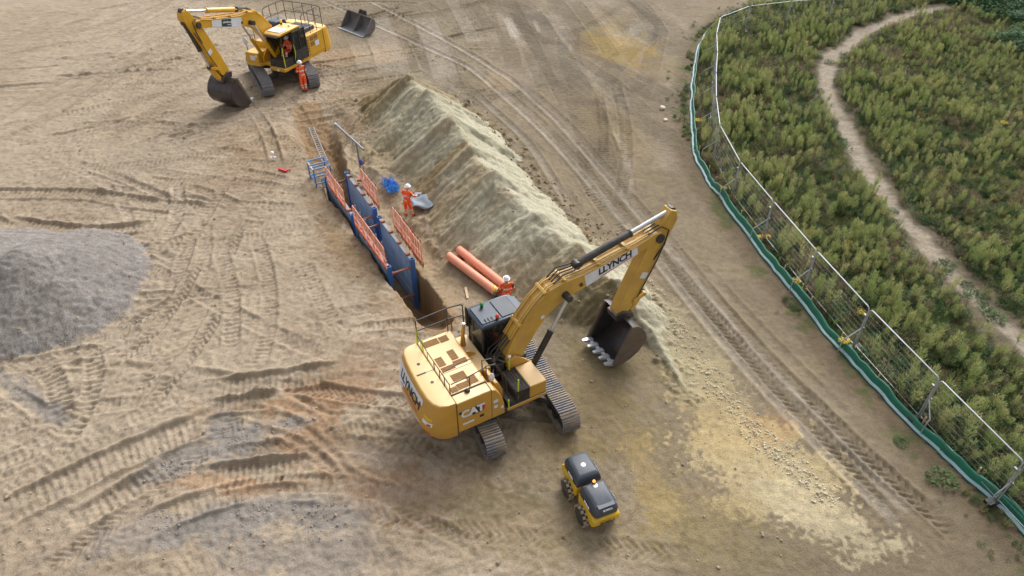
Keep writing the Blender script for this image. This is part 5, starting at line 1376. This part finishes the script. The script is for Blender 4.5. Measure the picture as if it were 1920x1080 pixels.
MB().tube([(-.3, 1.3, 1.22), (.3, 1.3, 1.22)], .05, 8).build('hanger_pin', M_DRK, sb)

# ------------------------------------------------------------------ trench roller
hx, hy = 2.50 - 2.10, 11.08 - 12.08
RA = math.atan2(hy, hx)
ro = empty('trench_roller', (2.26, 11.62, zi(2.26, 11.62) - .02), RA)
tag(ro, 'small yellow trench roller with two charcoal hoods and ridged drums', 'roller')
def roller_half(sx, s):
    T = Matrix.Translation((sx, 0, 0)) @ Matrix.Rotation(0 if s > 0 else math.pi, 4, 'Z')
    bd = MB(T).prism([(-.34, .36), (.46, .36), (.58, .52), (.58, .74), (.46, .82), (-.40, .82), (-.40, .50)], -.41, .41, 'y').build('body', M_YR, ro, .03)
    hd = MB(T)
    rings = []
    for z, k in ((.84, 0), (1.02, .015), (1.16, .06), (1.22, .14)):
        rings.append([(-.42 + k, -.40 + k, z), (.50 - k * 1.2, -.38 + k, z), (.56 - k * 1.4, -.30 + k, z), (.56 - k * 1.4, .30 - k, z), (.50 - k * 1.2, .38 - k, z), (-.42 + k, .40 - k, z)])
    hd.loft(rings); h = hd.build('hood', M_HOOD, bd, .03)
    MB(T).box(-.30, .44, -.41, -.40, .86, .90).build('hood_trim', M_DRK, h)
    MB(T).box(-.30, .44, .40, .41, .86, .90).build('hood_trim', M_DRK, h)
    MB(T).tube([(.02 if s < 0 else -.22, .0, 1.218), (.02 if s < 0 else -.22, 0, 1.226)], .075, 18).build('emblem', M_WHT, h)
    for y in (-1, 1):
        d = MB(T); R0 = .29
        d.tube([(0, y * .36, .30), (0, y * .40, .30), (0, y * .55, .30), (0, y * .565, .30)], [R0 * .6, R0, R0, R0 * .85], 20)
        dr = d.build('drum', M_DRK, ro)
        pads = MB(T)
        for k in range(12):
            for row, yy in enumerate((.43, .515)):
                a = 2 * math.pi * (k + .5 * row) / 12
                pads.cbox((R0 + .01, 0, 0), (.06, .075, .085), Matrix.Translation((0, y * yy, .30)) @ Matrix.Rotation(a, 4, 'Y'))
        pads.build('drum_pads', M_TRK, dr)
    return bd, h
b1, h1 = roller_half(-.47, -1); b2, h2 = roller_half(.49, 1)
MB().tube([(.18, -.0, 1.22), (.18, 0, 1.27)], .06, 10).build('beacon_base', M_BLK, h2)
MB().ellipsoid((.18, 0, 1.30), (.045, .045, .05), 10, 6).build('beacon', M_BEAC, h2)
MB().box(.80, 1.0, -.26, .26, 1.19, 1.205).build('hatch', M_ROOF, h2, .01)
MB().box(-.08, .10, -.15, .15, .40, .72).build('articulation_joint', M_RED, ro)
flat_text('BOMAG', .13, Matrix.Translation((1.126, 0, .66)) @ Matrix.Rotation(R(90), 4, 'Z') @ Matrix.Rotation(R(90), 4, 'X'), M_INK, b2, bold=.004)
flat_text('BOMAG', .08, Matrix.Translation((1.045, 0, 1.13)) @ Matrix.Rotation(R(90), 4, 'Z') @ Matrix.Rotation(R(52), 4, 'X'), M_WHT, h2, bold=.002)
for s in (-1, 1):
    for sx in (-.5, .55):
        MB().box(sx - .1, sx + .2, s * .415, s * .421, .92, 1.0).build('sticker', M_WHT, ro)

# ------------------------------------------------------------------ mesh fence panels, braces, membrane
def fence_panel(a, b, label):
    z0 = zi(a[0], a[1]) * .5 + zi(b[0], b[1]) * .5
    ang = math.atan2(b[1] - a[1], b[0] - a[0]); L = math.hypot(b[0] - a[0], b[1] - a[1]) - .07
    root = empty('mesh_fence', ((a[0] + b[0]) / 2, (a[1] + b[1]) / 2, z0), ang)
    tag(root, label, 'fence', 'temporary mesh fence panels')
    h, w = 2.0 - z0, L / 2; q = .12
    fr = MB(); P = [(-w, 0, -.05), (-w, 0, h - q)]
    for k in range(1, 5): t = R(90) * k / 4; P.append((-w + q - q * math.cos(t), 0, h - q + q * math.sin(t)))
    for k in range(0, 5): t = R(90) * k / 4; P.append((w - q + q * math.sin(t), 0, h - q + q * math.cos(t)))
    P += [(w, 0, -.05)]
    fr.tube(P, .023, 8); fr.tube([(-w, 0, .18), (w, 0, .18)], .009, 6)
    fr.build('frame', M_GALV, root)
    ms_ = MB(); n = 30
    for i in range(1, n): x = -w + 2 * w * i / n; ms_.box(x - .001, x + .001, -.001, .001, .18, h - .03)
    for k in range(1, 8): z = .18 + (h - .2) * k / 8; ms_.box(-w, w, -.0016, .0016, z - .0016, z + .0016)
    ms_.build('wire_mesh', M_GREY, root)
    MB().box(-w - .02, -w + .12, -.03, .03, h - .42, h - .36).build('panel_clamp', M_GREY, root)
    return root
PANELS = []
ordn = ['first', 'second', 'third', 'fourth', 'fifth', 'sixth', 'seventh', 'eighth', 'ninth', 'tenth', 'eleventh', 'twelfth', 'thirteenth', 'fourteenth', 'fifteenth', 'sixteenth']
for i, (a, b) in enumerate(zip(FENCE[:-1], FENCE[1:])):
    if i == 0: lab = 'galvanised mesh fence panel cut off at the bottom right corner'
    else: lab = 'galvanised mesh fence panel, %s counted from the bottom right corner' % ordn[i]
    PANELS.append(fence_panel(a, b, lab))
for i, q in enumerate(FENCE[1:14]):                     # each panel carries the brace and block foot of its far joint
    a, b = FENCE[i], FENCE[i + 2]
    d = Vector((b[0] - a[0], b[1] - a[1], 0)).normalized(); nrm = Vector((-d.y, d.x, 0))
    z0 = zi(*q)
    T = PANELS[i].matrix_basis.inverted() @ Matrix.Translation((q[0], q[1], z0))
    out = 0.62 if i not in (1, 0) else 0.3
    e = nrm * out; off = d * -0.04
    sl = d * (-.5 if i == 1 else 0)
    br = MB(T).tube([off + nrm * .04 + Vector((0, 0, 1.12 - z0)), off + e * .85 + sl + Vector((0, 0, .66)), off + e * .98 + sl + Vector((0, 0, .60)), off + e * 1.03 + sl + Vector((0, 0, .50)), off + e * 1.05 + sl + Vector((0, 0, .03))], .021, 8).build('brace', M_GALV, PANELS[i])
    MB(T).cbox((off + nrm * .0 + Vector((0, 0, 1.12 - z0))), (.08, .08, .06)).build('coupler', M_GREY, br)
    ft = MB(T @ Matrix.Rotation(math.atan2(d.y, d.x), 4, 'Z')); ft.box(-.11, .11, -.32, .32, -.02, .11)
    for k_ in (-.22, .22): ft.tube([(0, k_, .10), (0, k_, .125)], .06, 8)
    ft.build('block_foot', M_YBLK if i in (3, 4, 5, 8) else M_DRK, PANELS[i], .015)

sf = empty('silt_fence', (MEMB[1][0], MEMB[1][1], 0)); tag(sf, 'long low green plastic membrane fence with pale fold running beside the mesh fence', 'silt fence')
P = np.array(MEMB); t = np.concatenate([[0], np.cumsum(np.hypot(*np.diff(P, axis=0).T))]); tt = np.arange(0, t[-1], .3)
Pm = np.stack([np.interp(tt, t, P[:, 0]), np.interp(tt, t, P[:, 1])], 1)
for _ in range(8): Qm = Pm.copy(); Qm[1:-1] = (Pm[:-2] + 2 * Pm[1:-1] + Pm[2:]) / 4; Pm = Qm
dm = np.gradient(Pm, axis=0); dm /= np.hypot(dm[:, 0], dm[:, 1])[:, None]; nm = np.stack([dm[:, 1], -dm[:, 0]], 1)   # towards the meadow
rr = random.Random(4)
w1 = np.convolve(np.array([rr.gauss(0, 1) for _ in range(len(Pm))]), np.ones(5) / 5, 'same')
def strip_mesh(prof, name, m):
    rows = []
    for i in range(len(Pm)):
        zz = zi(Pm[i, 0] - nm[i, 0] * .35, Pm[i, 1] - nm[i, 1] * .35); k = w1[i]
        rows.append([(Pm[i, 0] + nm[i, 0] * (o_ + .07 * k) - sf.location.x, Pm[i, 1] + nm[i, 1] * (o_ + .07 * k) - sf.location.y, zz + z_ * (1 + .28 * k)) for o_, z_ in prof])
    b_ = MB(); b_.loft(rows, cap=False, closed=False)
    return b_.build(name, m, sf)
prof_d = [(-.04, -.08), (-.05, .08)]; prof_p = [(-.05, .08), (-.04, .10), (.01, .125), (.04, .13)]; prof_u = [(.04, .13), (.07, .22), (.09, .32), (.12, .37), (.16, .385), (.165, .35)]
strip_mesh(prof_d, 'membrane_skirt', M_MEMB); strip_mesh(prof_p, 'sky_sheen_fold', M_STRIP); strip_mesh(prof_u, 'membrane', M_MEMB)
for i in range(4, len(Pm), 7):
    zz = zi(Pm[i, 0], Pm[i, 1])
    MB().box(-.02, .02, -.02, .02, -.1, .46, Matrix.Translation((Pm[i, 0] + nm[i, 0] * .2 - sf.location.x, Pm[i, 1] + nm[i, 1] * .2 - sf.location.y, zz))).build('stake', M_TIMB, sf)

# ------------------------------------------------------------------ stones and clods one can pick out
def rock(name, x, y, r, m, label, cat, group, seed):
    q = random.Random(seed); b = bmesh.new(); bmesh.ops.create_icosphere(b, subdivisions=1, radius=r)
    for v in b.verts: v.co *= q.uniform(.7, 1.2); v.co.z *= .7
    me = bpy.data.meshes.new(name); b.to_mesh(me); b.free()
    o = link_mesh(name, me, m); o.location = (x, y, zi(x, y) + r * .35); o.rotation_euler = (0, 0, q.uniform(0, 6))
    return tag(o, label, cat, group)
x, y = gp(1243, 205); rock('stone', x, y, .22, M_STONE, 'pale stone on the haul road, larger of two near the green membrane', 'stone', 'pale stones on the haul road', 1)
x, y = gp(1248, 226); rock('stone', x, y, .15, M_STONE, 'pale stone on the haul road, smaller of two near the green membrane', 'stone', 'pale stones on the haul road', 2)
M_CLOD = mat('brown_clod', lin(158, 138, 104, .65), .95, 0, .3, lin(150, 130, 98, .65), 4, .2, bump=.5)
M_CHK = mat('pale_rubble', lin(216, 204, 176, .7), .9, 0, .25, lin(190, 172, 138, .7), 4, .15, bump=.5)
rr = random.Random(12)
CM = []
for k in range(6):
    b = bmesh.new(); bmesh.ops.create_icosphere(b, subdivisions=1, radius=1)
    for v in b.verts: v.co *= rr.uniform(.65, 1.2); v.co.z *= .75
    me = bpy.data.meshes.new('clod'); b.to_mesh(me); b.free(); CM.append(me)
def crumbs(name, label, cat, m, spots):
    vs, fs = [], []
    for (x, y, r) in spots:
        me = rr.choice(CM); a = rr.uniform(0, 6.28); c, s = math.cos(a), math.sin(a); b0 = len(vs); z = zi(x, y)
        vs += [(x + r * (v.co.x * c - v.co.y * s), y + r * (v.co.x * s + v.co.y * c), z + r * (v.co.z + .25)) for v in me.vertices]
        fs += [[b0 + i for i in p.vertices] for p in me.polygons]
    me = bpy.data.meshes.new(name); me.from_pydata(vs, [], fs)
    return tag(link_mesh(name, me, m), label, cat, kind='stuff')
sp1, sp2, sp3, sp4 = [], [], [], []
for k in range(420):                                   # foot of the heap, haul road side
    t = rr.random() * .62; i = min(int(t * 9), 8); f = t * 9 - i; a, b = HEAP[i], HEAP[i + 1]
    x, y = a[0] + (b[0] - a[0]) * f, a[1] + (b[1] - a[1]) * f; d = rr.uniform(2.6, 4.0)
    sp1.append((x + d * .9, y + d * .43, min(.18, abs(rr.gauss(.025, .034)) + .015)))
for k in range(1800):                                   # pale rubble along the near edge
    t = rr.random(); q = [(1150, 470), (1230, 560), (1290, 640), (1350, 730), (1420, 810), (1480, 860), (1560, 930)]; i = min(int(t * 6), 5); f = t * 6 - i
    x, y = gp(q[i][0] + (q[i + 1][0] - q[i][0]) * f, q[i][1] + (q[i + 1][1] - q[i][1]) * f)
    sp2.append((x + rr.gauss(-.1, .30), y + rr.gauss(0, .3), min(.08, abs(rr.gauss(.012, .017)) + .008)))
for k in range(1500):
    x, y = rr.uniform(-28, 8), 8 + 50 * rr.random() ** 1.4
    if x > -2 + 0 and y > 30: continue
    sp3.append((x, y, abs(rr.gauss(.022, .018)) + .012))
for k in range(500):
    c = gp(*rr.choice([(450, 820), (540, 795), (330, 870), (480, 955), (600, 965), (150, 640), (240, 610), (300, 985)])); x, y = c[0] + rr.gauss(0, .5), c[1] + rr.gauss(0, .35)
    sp4.append((x, y, abs(rr.gauss(.018, .01)) + .01))
crumbs('clods', 'loose brown clods along the foot of the spoil heap', 'soil clods', M_CLOD, sp1)
crumbs('crumbs', 'small sandy crumbs of soil scattered over the working area', 'soil clods', mat('sandy_crumb', lin(182, 164, 138, .62), .95, bump=.4), sp3)
crumbs('rubble', 'pale chalky rubble strewn along the edge of the haul road', 'rubble', M_CHK, sp2)
crumbs('scattered_stones', 'grey stone chips scattered over the sand', 'gravel', mat('grey_chip', lin(160, 154, 150, .7), .9, bump=.4), sp4)

# ------------------------------------------------------------------ meadow
def leaf_mat(name, c1, c2, trans=0.25):
    m = bpy.data.materials.new(name); m.use_nodes = True
    N, L = m.node_tree.nodes, m.node_tree.links
    b = N['Principled BSDF']; b.inputs['Roughness'].default_value = .7; b.inputs['Specular IOR Level'].default_value = .2
    oi = N.new('ShaderNodeObjectInfo'); geo = N.new('ShaderNodeNewGeometry')
    no = N.new('ShaderNodeTexNoise'); no.inputs['Scale'].default_value = .55; no.inputs['Detail'].default_value = 3
    L.new(geo.outputs['Position'], no.inputs['Vector'])
    ad = N.new('ShaderNodeMath'); ad.operation = 'MULTIPLY_ADD'; ad.inputs[1].default_value = .55; L.new(oi.outputs['Random'], ad.inputs[0])
    m2 = N.new('ShaderNodeMath'); m2.operation = 'MULTIPLY_ADD'; m2.inputs[1].default_value = 1.5; m2.inputs[2].default_value = -.55; L.new(no.outputs[0], m2.inputs[0]); L.new(m2.outputs[0], ad.inputs[2])
    cr = N.new('ShaderNodeMix'); cr.data_type = 'RGBA'; cr.clamp_factor = True
    L.new(ad.outputs[0], cr.inputs[0]); cr.inputs[6].default_value = (*c1, 1); cr.inputs[7].default_value = (*c2, 1)
    L.new(cr.outputs[2], b.inputs['Base Color'])
    tr = N.new('ShaderNodeBsdfTranslucent'); L.new(cr.outputs[2], tr.inputs[0])
    mx = N.new('ShaderNodeMixShader'); mx.inputs[0].default_value = trans
    L.new(b.outputs[0], mx.inputs[1]); L.new(tr.outputs[0], mx.inputs[2]); L.new(mx.outputs[0], N['Material Output'].inputs[0])
    return m
ML_PLUME = leaf_mat('fleabane_plume', (0.23, 0.31, 0.10), (0.50, 0.47, 0.22))
ML_STEM = leaf_mat('weed_leaf', (0.07, 0.125, 0.042), (0.20, 0.245, 0.095))
ML_DARK = leaf_mat('dark_leaf', (0.035, 0.085, 0.03), (0.11, 0.17, 0.06))
ML_GRASS = leaf_mat('straw_grass', (0.15, 0.19, 0.06), (0.42, 0.38, 0.19))
ML_BRWN = leaf_mat('dry_weed', (0.17, 0.13, 0.075), (0.34, 0.28, 0.17))
ML_YEL = leaf_mat('yellow_flower', (0.50, 0.36, 0.02), (0.62, 0.46, 0.04), .1)
ML_RED = leaf_mat('dark_red_leaf', (0.05, 0.018, 0.014), (0.10, 0.03, 0.02))
ML_BUSH = leaf_mat('bramble_leaf', (0.04, 0.11, 0.035), (0.15, 0.26, 0.13))

class Leaves:
    def __init__(self): self.v, self.f, self.m = [], [], []
    def blade(self, p, d, ln, w, mi, droop=0.0, seg=1):
        d = Vector(d).normalized(); s = d.cross(Vector((0, 0, 1)))
        s = (s if s.length > 1e-3 else Vector((1, 0, 0))).normalized(); p = Vector(p); b = len(self.v)
        mid = p + d * ln * .55; tip = p + d * ln - Vector((0, 0, droop * ln))
        self.v += [tuple(p), tuple(mid - s * w / 2), tuple(tip), tuple(mid + s * w / 2)]
        self.f.append((b, b + 1, b + 2, b + 3)); self.m.append(mi)
    def stem(self, a, b_, w, mi):
        a, b_ = Vector(a), Vector(b_); s = Vector((w, 0, 0)); t = Vector((0, w, 0)); b = len(self.v)
        self.v += [tuple(a - s), tuple(a + s), tuple(b_ + s * .5), tuple(b_ - s * .5), tuple(a - t), tuple(a + t), tuple(b_ + t * .5), tuple(b_ - t * .5)]
        self.f += [(b, b + 1, b + 2, b + 3), (b + 4, b + 5, b + 6, b + 7)]; self.m += [mi, mi]
    def mesh(self, name, mats):
        me = bpy.data.meshes.new(name); me.from_pydata(self.v, [], self.f)
        for m in mats: me.materials.append(m)
        me.polygons.foreach_set('material_index', np.array(self.m, np.int32)); me.update()
        return me
def fleabane(seed, h, full):
    q = random.Random(seed); L = Leaves(); top = Vector((q.uniform(-.08, .08), q.uniform(-.08, .08), h))
    L.stem((0, 0, 0), top, .008, 1)
    for k in range(26):
        t = q.uniform(.08, .7); a = q.uniform(0, 6.28); L.blade(top * t, (math.cos(a), math.sin(a), q.uniform(.2, .9)), q.uniform(.08, .16), .024, 1, .2)
    for k in range(int(150 * full)):
        t = q.uniform(.42, 1.0); a = q.uniform(0, 6.28); rad_ = .115 * math.sin(math.pi * min(1, (1.04 - t) / .62)) ** .7 * q.uniform(.2, 1) * (.6 + .6 * full)
        p = top * t + Vector((math.cos(a) * rad_, math.sin(a) * rad_, q.uniform(-.03, .03)))
        L.blade(p, (math.cos(a) * .45, math.sin(a) * .45, q.uniform(.7, 1.6)), q.uniform(.08, .16), q.uniform(.014, .024), 0, .05)
    return L.mesh('plume_plant', [ML_PLUME, ML_STEM])
def bushy(seed, h, r, mats, n=90, lw=.04, flower=0):
    q = random.Random(seed); L = Leaves()
    for k in range(7):
        a = q.uniform(0, 6.28); L.stem((0, 0, 0), (math.cos(a) * r * .6, math.sin(a) * r * .6, h * q.uniform(.6, 1)), .006, 0)
    for k in range(n):
        a = q.uniform(0, 6.28); rr_ = r * q.random() ** .5; z = h * q.uniform(.05, 1) * (1 - .45 * (rr_ / r) ** 2)
        L.blade((math.cos(a) * rr_, math.sin(a) * rr_, z), (math.cos(a) + q.gauss(0, .5), math.sin(a) + q.gauss(0, .5), q.uniform(-.1, 1)), q.uniform(.05, .11), lw * q.uniform(.7, 1.3), 0, .2)
    for k in range(flower):
        a = q.uniform(0, 6.28); rr_ = r * q.random() ** .5 * .9
        p = (math.cos(a) * rr_, math.sin(a) * rr_, h * q.uniform(.8, 1.08))
        for j in range(3): L.blade(p, (q.gauss(0, 1), q.gauss(0, 1), .3), .06, .05, 1)
    return L.mesh('weed', mats)
PROTO = bpy.data.collections.new('weed_kinds')
def proto(me, i):
    o = bpy.data.objects.new('weed_kind', me); PROTO.objects.link(o); return o
kinds = []
for k in range(6): kinds.append(proto(fleabane(20 + k, random.uniform(.75, 1.05), [.7, 1, 1.3][k % 3]), k))
def grass(seed, h, n, m):
    q = random.Random(seed); L = Leaves()
    for k in range(n):
        a = q.uniform(0, 6.28); r_ = .16 * q.random() ** .5
        L.blade((math.cos(a) * r_, math.sin(a) * r_, 0), (math.cos(a) * q.uniform(.05, .6), math.sin(a) * q.uniform(.05, .6), 1), h * q.uniform(.5, 1.1), q.uniform(.012, .024), 0, .25 * q.random())
    return L.mesh('grass_tuft', [m])
for k in range(3): kinds.append(proto(grass(40 + k, .5, 70, [ML_STEM, ML_GRASS, ML_GRASS][k]), k))
for k in range(3): kinds.append(proto(bushy(50 + k, .30, .26, [ML_DARK], 90), k))
for k in range(2): kinds.append(proto(bushy(60 + k, .55, .24, [ML_BRWN], 110, .018), k))
for k in range(1): kinds.append(proto(bushy(70 + k, .55, .24, [ML_STEM, ML_YEL], 90, .03, 26), k))

def scatter(name, label, cat, pts, col=PROTO):
    """pts rows: x, y, z, kind, scale, rot, lean"""
    pts = np.array(pts, np.float32)
    me = bpy.data.meshes.new(name); me.from_pydata([tuple(p[:3]) for p in pts], [], [])
    for nm_, arr, ty in (('kind_i', pts[:, 3].astype(np.int32), 'INT'), ('sc', pts[:, 4], 'FLOAT')):
        a = me.attributes.new(nm_, ty, 'POINT'); a.data.foreach_set('value', arr)
    a = me.attributes.new('rt', 'FLOAT_VECTOR', 'POINT')
    rv = np.stack([pts[:, 6], pts[:, 6] * .5, pts[:, 5]], 1).astype(np.float32); a.data.foreach_set('vector', rv.ravel())
    o = link_mesh(name, me, None)
    ng = bpy.data.node_groups.new(name, 'GeometryNodeTree')
    ng.interface.new_socket('Geometry', in_out='INPUT', socket_type='NodeSocketGeometry'); ng.interface.new_socket('Geometry', in_out='OUTPUT', socket_type='NodeSocketGeometry')
    N, L = ng.nodes, ng.links
    gi, go = N.new('NodeGroupInput'), N.new('NodeGroupOutput')
    ci = N.new('GeometryNodeCollectionInfo'); ci.inputs[0].default_value = col; ci.inputs[1].default_value = True; ci.inputs[2].default_value = True
    io = N.new('GeometryNodeInstanceOnPoints'); io.inputs['Pick Instance'].default_value = True
    def attr(n_, ty):
        x_ = N.new('GeometryNodeInputNamedAttribute'); x_.data_type = ty; x_.inputs[0].default_value = n_; return x_.outputs[0]
    L.new(gi.outputs[0], io.inputs['Points']); L.new(ci.outputs[0], io.inputs['Instance']); L.new(attr('kind_i', 'INT'), io.inputs['Instance Index'])
    e2r = N.new('FunctionNodeEulerToRotation'); L.new(attr('rt', 'FLOAT_VECTOR'), e2r.inputs[0]); L.new(e2r.outputs[0], io.inputs['Rotation'])
    L.new(attr('sc', 'FLOAT'), io.inputs['Scale']); L.new(io.outputs[0], go.inputs[0])
    md_ = o.modifiers.new('scatter', 'NODES'); md_.node_group = ng
    return tag(o, label, cat, kind='stuff')

NP = 68000
q = np.random.RandomState(5)
px_ = q.uniform(9.5, 48, NP); py_ = q.uniform(7, 66, NP)
d1, s1, sd1 = poly_dist(px_, py_, MEMB)
pdp, psp, psd = poly_dist(px_ + .5 * (fbm(px_ * .7, py_ * .7, 3, 61) - .5), py_ + .5 * (fbm(px_ * .7, py_ * .7, 3, 63) - .5), PATH)
vis = (px_ < 14.0 + py_ * .56)
dens = fbm(px_ * .45, py_ * .45, 3, 120); patch2 = fbm(px_ * .25, py_ * .25, 3, 124); patch3 = fbm(px_ * .6, py_ * .6, 3, 128)
bare = 1 - sstep(.35, 1.3, pdp + .9 * (fbm(px_ * .9, py_ * .9, 3, 66) - .5))
ok = (sd1 < 0) & (d1 > .35) & vis & (q.rand(NP) > bare * 1.02) & (q.rand(NP) < 2.6 * (dens - .10))
ok &= ~((bare > .3) & (q.rand(NP) < .5))
pts = []
wq = random.Random(9)
for i in np.nonzero(ok)[0]:
    u = wq.random(); p2, p3 = patch2[i], patch3[i]
    strip_w = px_[i] < 16
    tall = (0.30 if strip_w else 0.22) * float(np.clip((dens[i] - .22) * 4.5, .12, 1.4))
    if u < tall * (0.4 + 1.3 * p3): k = wq.randrange(0, 6); s = wq.uniform(.35, 1.0) * (.75 + .9 * p3) * (1.0 if strip_w else .85)
    elif u < .50: k = wq.randrange(6, 9); s = wq.uniform(.4, 1.15)
    elif u < .80: k = wq.randrange(9, 12); s = wq.uniform(.6, 1.3)
    elif u < .93: k = wq.randrange(12, 14); s = wq.uniform(.5, 1.1)
    else: k = 9; s = 1.0
    if p2 > .62 and wq.random() < .4: k = wq.randrange(12, 14)
    pts.append((px_[i], py_[i], zi(px_[i], py_[i]) - .02, k, s, wq.uniform(0, 6.28), wq.gauss(0, .1)))
scatter('meadow_weeds', 'tall mixed weeds and grasses covering the meadow beyond the fence', 'weeds', pts)
# weeds creeping along the site side of the membrane
pts = []
for i in range(1600):
    t_ = wq.random(); j = int(t_ * (len(Pm) - 1)); o_ = -wq.uniform(.1, .55) if wq.random() < .8 else -wq.uniform(.1, 1.6)
    x, y = Pm[j, 0] + nm[j, 0] * o_, Pm[j, 1] + nm[j, 1] * o_
    if fbm(np.array([x * .5]), np.array([y * .5]), 2, 140)[0] < (.42 if y > 33 else .56): continue
    pts.append((x, y, zi(x, y) - .02, wq.choice([9, 10, 11, 6, 7]), wq.uniform(.25, .6), wq.uniform(0, 6.28), 0))
scatter('verge_weeds', 'low green weeds along the site side of the green membrane', 'weeds', pts)

# plants that stand out one by one
def plant(name, me_l, me_s, x, y, s, label, cat, group):
    root = empty(name, (x, y, zi(x, y) - .02), wq.uniform(0, 6.28), s)
    tag(root, label, cat, group)
    link_mesh('foliage', me_l, None, root); link_mesh('stem', me_s, None, root)
    return root
sm_ = Leaves()
for k in range(5): a = k * 1.25; sm_.stem((0, 0, 0), (math.cos(a) * .12, math.sin(a) * .12, .5), .012, 0)
STEMS = sm_.mesh('stems', [ML_STEM])
sm_ = Leaves()
for k in range(5): a = k * 1.25; sm_.stem((0, 0, 0), (math.cos(a) * .1, math.sin(a) * .1, .14), .008, 0)
STEMS0 = sm_.mesh('stems', [ML_DARK])
YF = [bushy(80 + k, .62, .30, [ML_STEM, ML_YEL], 70, .03, 60) for k in range(3)]
for i, (a, b, lab) in enumerate(((1494, 525, 'yellow flowering plant below a fence brace, upper of two against the membrane'), (1583, 640, 'yellow flowering plant below a fence brace, lower of two against the membrane'), (1615, 585, 'yellow flowering plant just left of the mid fence post'), (1697, 105, 'yellow flowering plant in the middle of the meadow inside the path bend'), (1778, 195, 'yellow flowering plant alone on the brown patch of meadow right of the path'), (1590, 455, 'yellow flowering plant a step beyond the fence, level with the path'), (1322, 72, 'yellow flowering plant between membrane and fence near the top'), (1310, 230, 'yellow flowering plant between membrane and fence left of the upper bend'), (1357, 352, 'small yellow flowering plant on the membrane side of the fence, middle'), (1510, 80, 'yellow flowering plant near the top of the meadow left of the path'), (1880, 235, 'yellow flowering patch at the right edge of the meadow'))):
    x, y = gp(a, b, .4); plant('ragwort_plant', YF[i % 3], STEMS, x, y, random.uniform(.6, .85), lab, 'plant', 'yellow flowering plants')
RD = bushy(90, .6, .55, [ML_RED], 260, .06)
x, y = gp(1385, 222, .2); plant('dock_plant', RD, STEMS, x, y, 1.2, 'dark red clump of dock just beyond the upper bend of the fence', 'plant', None)
PT = [bushy(95 + k, .22, .32, [ML_DARK], 150, .06) for k in range(3)]
TUFT = sorted([(1625, 375), (1650, 385), (1672, 398), (1770, 500), (1812, 538), (1830, 560), (1845, 588), (1862, 600), (1550, 235), (1540, 215), (1560, 262), (1575, 268), (1535, 175), (1555, 120), (1600, 105), (1700, 345), (1880, 575)], key=lambda t: -t[1])
ordw = ordn + ['seventeenth']
for i, (a, b) in enumerate(TUFT):
    x, y = gp(a, b); plant('path_weed', PT[i % 3], STEMS0, x, y, random.uniform(.7, 1.3), 'low dark green weed tuft beside the footpath, %s counted from its lower end' % ordw[i], 'plant', 'dark green tufts along the footpath')
x, y = gp(1765, 900); plant('nettle_clump', PT[0], STEMS0, x, y, 1.3, 'green weed clump on the bare verge left of the membrane, lower right', 'plant', None)
x, y = gp(1690, 830); plant('nettle_clump', PT[1], STEMS0, x, y, .7, 'small green weed clump on the bare verge above the larger one', 'plant', None)
# bramble thicket at the top right
def bush(x, y, r, h, seed, label):
    qq = random.Random(seed); L = Leaves()
    for k in range(int(3000 * r * r / 4)):
        a = qq.uniform(0, 6.28); u = qq.random() ** .5; el = qq.uniform(0, 1)
        lob = 1 + .28 * math.sin(a * 3 + seed) + .2 * math.sin(a * 5 + el * 4)
        rr_ = r * u * lob; z = h * math.sqrt(max(0, 1 - u * u)) * (.55 + .45 * qq.random()) * (1 + .2 * math.sin(a * 4 + u * 5))
        L.blade((math.cos(a) * rr_, math.sin(a) * rr_, z), (qq.gauss(0, 1), qq.gauss(0, 1), qq.uniform(-.1, .8)), qq.uniform(.14, .26), qq.uniform(.08, .15), 0, .2)
    st_ = Leaves()
    for k in range(14):
        a = qq.uniform(0, 6.28); st_.stem((0, 0, 0), (math.cos(a) * r * .7, math.sin(a) * r * .7, h * qq.uniform(.4, .8)), .02, 0)
    root = empty('bramble_bush', (x, y, 0)); tag(root, label, 'bush', 'bushes at the top right of the meadow')
    link_mesh('crown', L.mesh('crown', [ML_BUSH]), None, root); link_mesh('stem', st_.mesh('stem', [ML_DARK]), None, root)
for i, (a, b, r, h, lab) in enumerate(((1905, 30, 3.0, 1.9, 'large dense green bush in the top right corner of the meadow'), (1850, 20, 2.3, 1.5, 'dense green bush beside the top right corner bush, left of it'), (1800, 4, 2.0, 1.3, 'green bush at the top edge where the path leaves the picture'), (1900, 92, 1.7, 1.2, 'green bush on the right edge below the large corner bush'), (1940, 60, 2.4, 1.6, 'green bush cut off by the right edge near the top'), (1860, -20, 2.6, 1.7, 'green bush rising behind the corner bush at the top edge'))):
    x, y = gp(a, b); bush(x, y, r, h, 300 + i, lab)
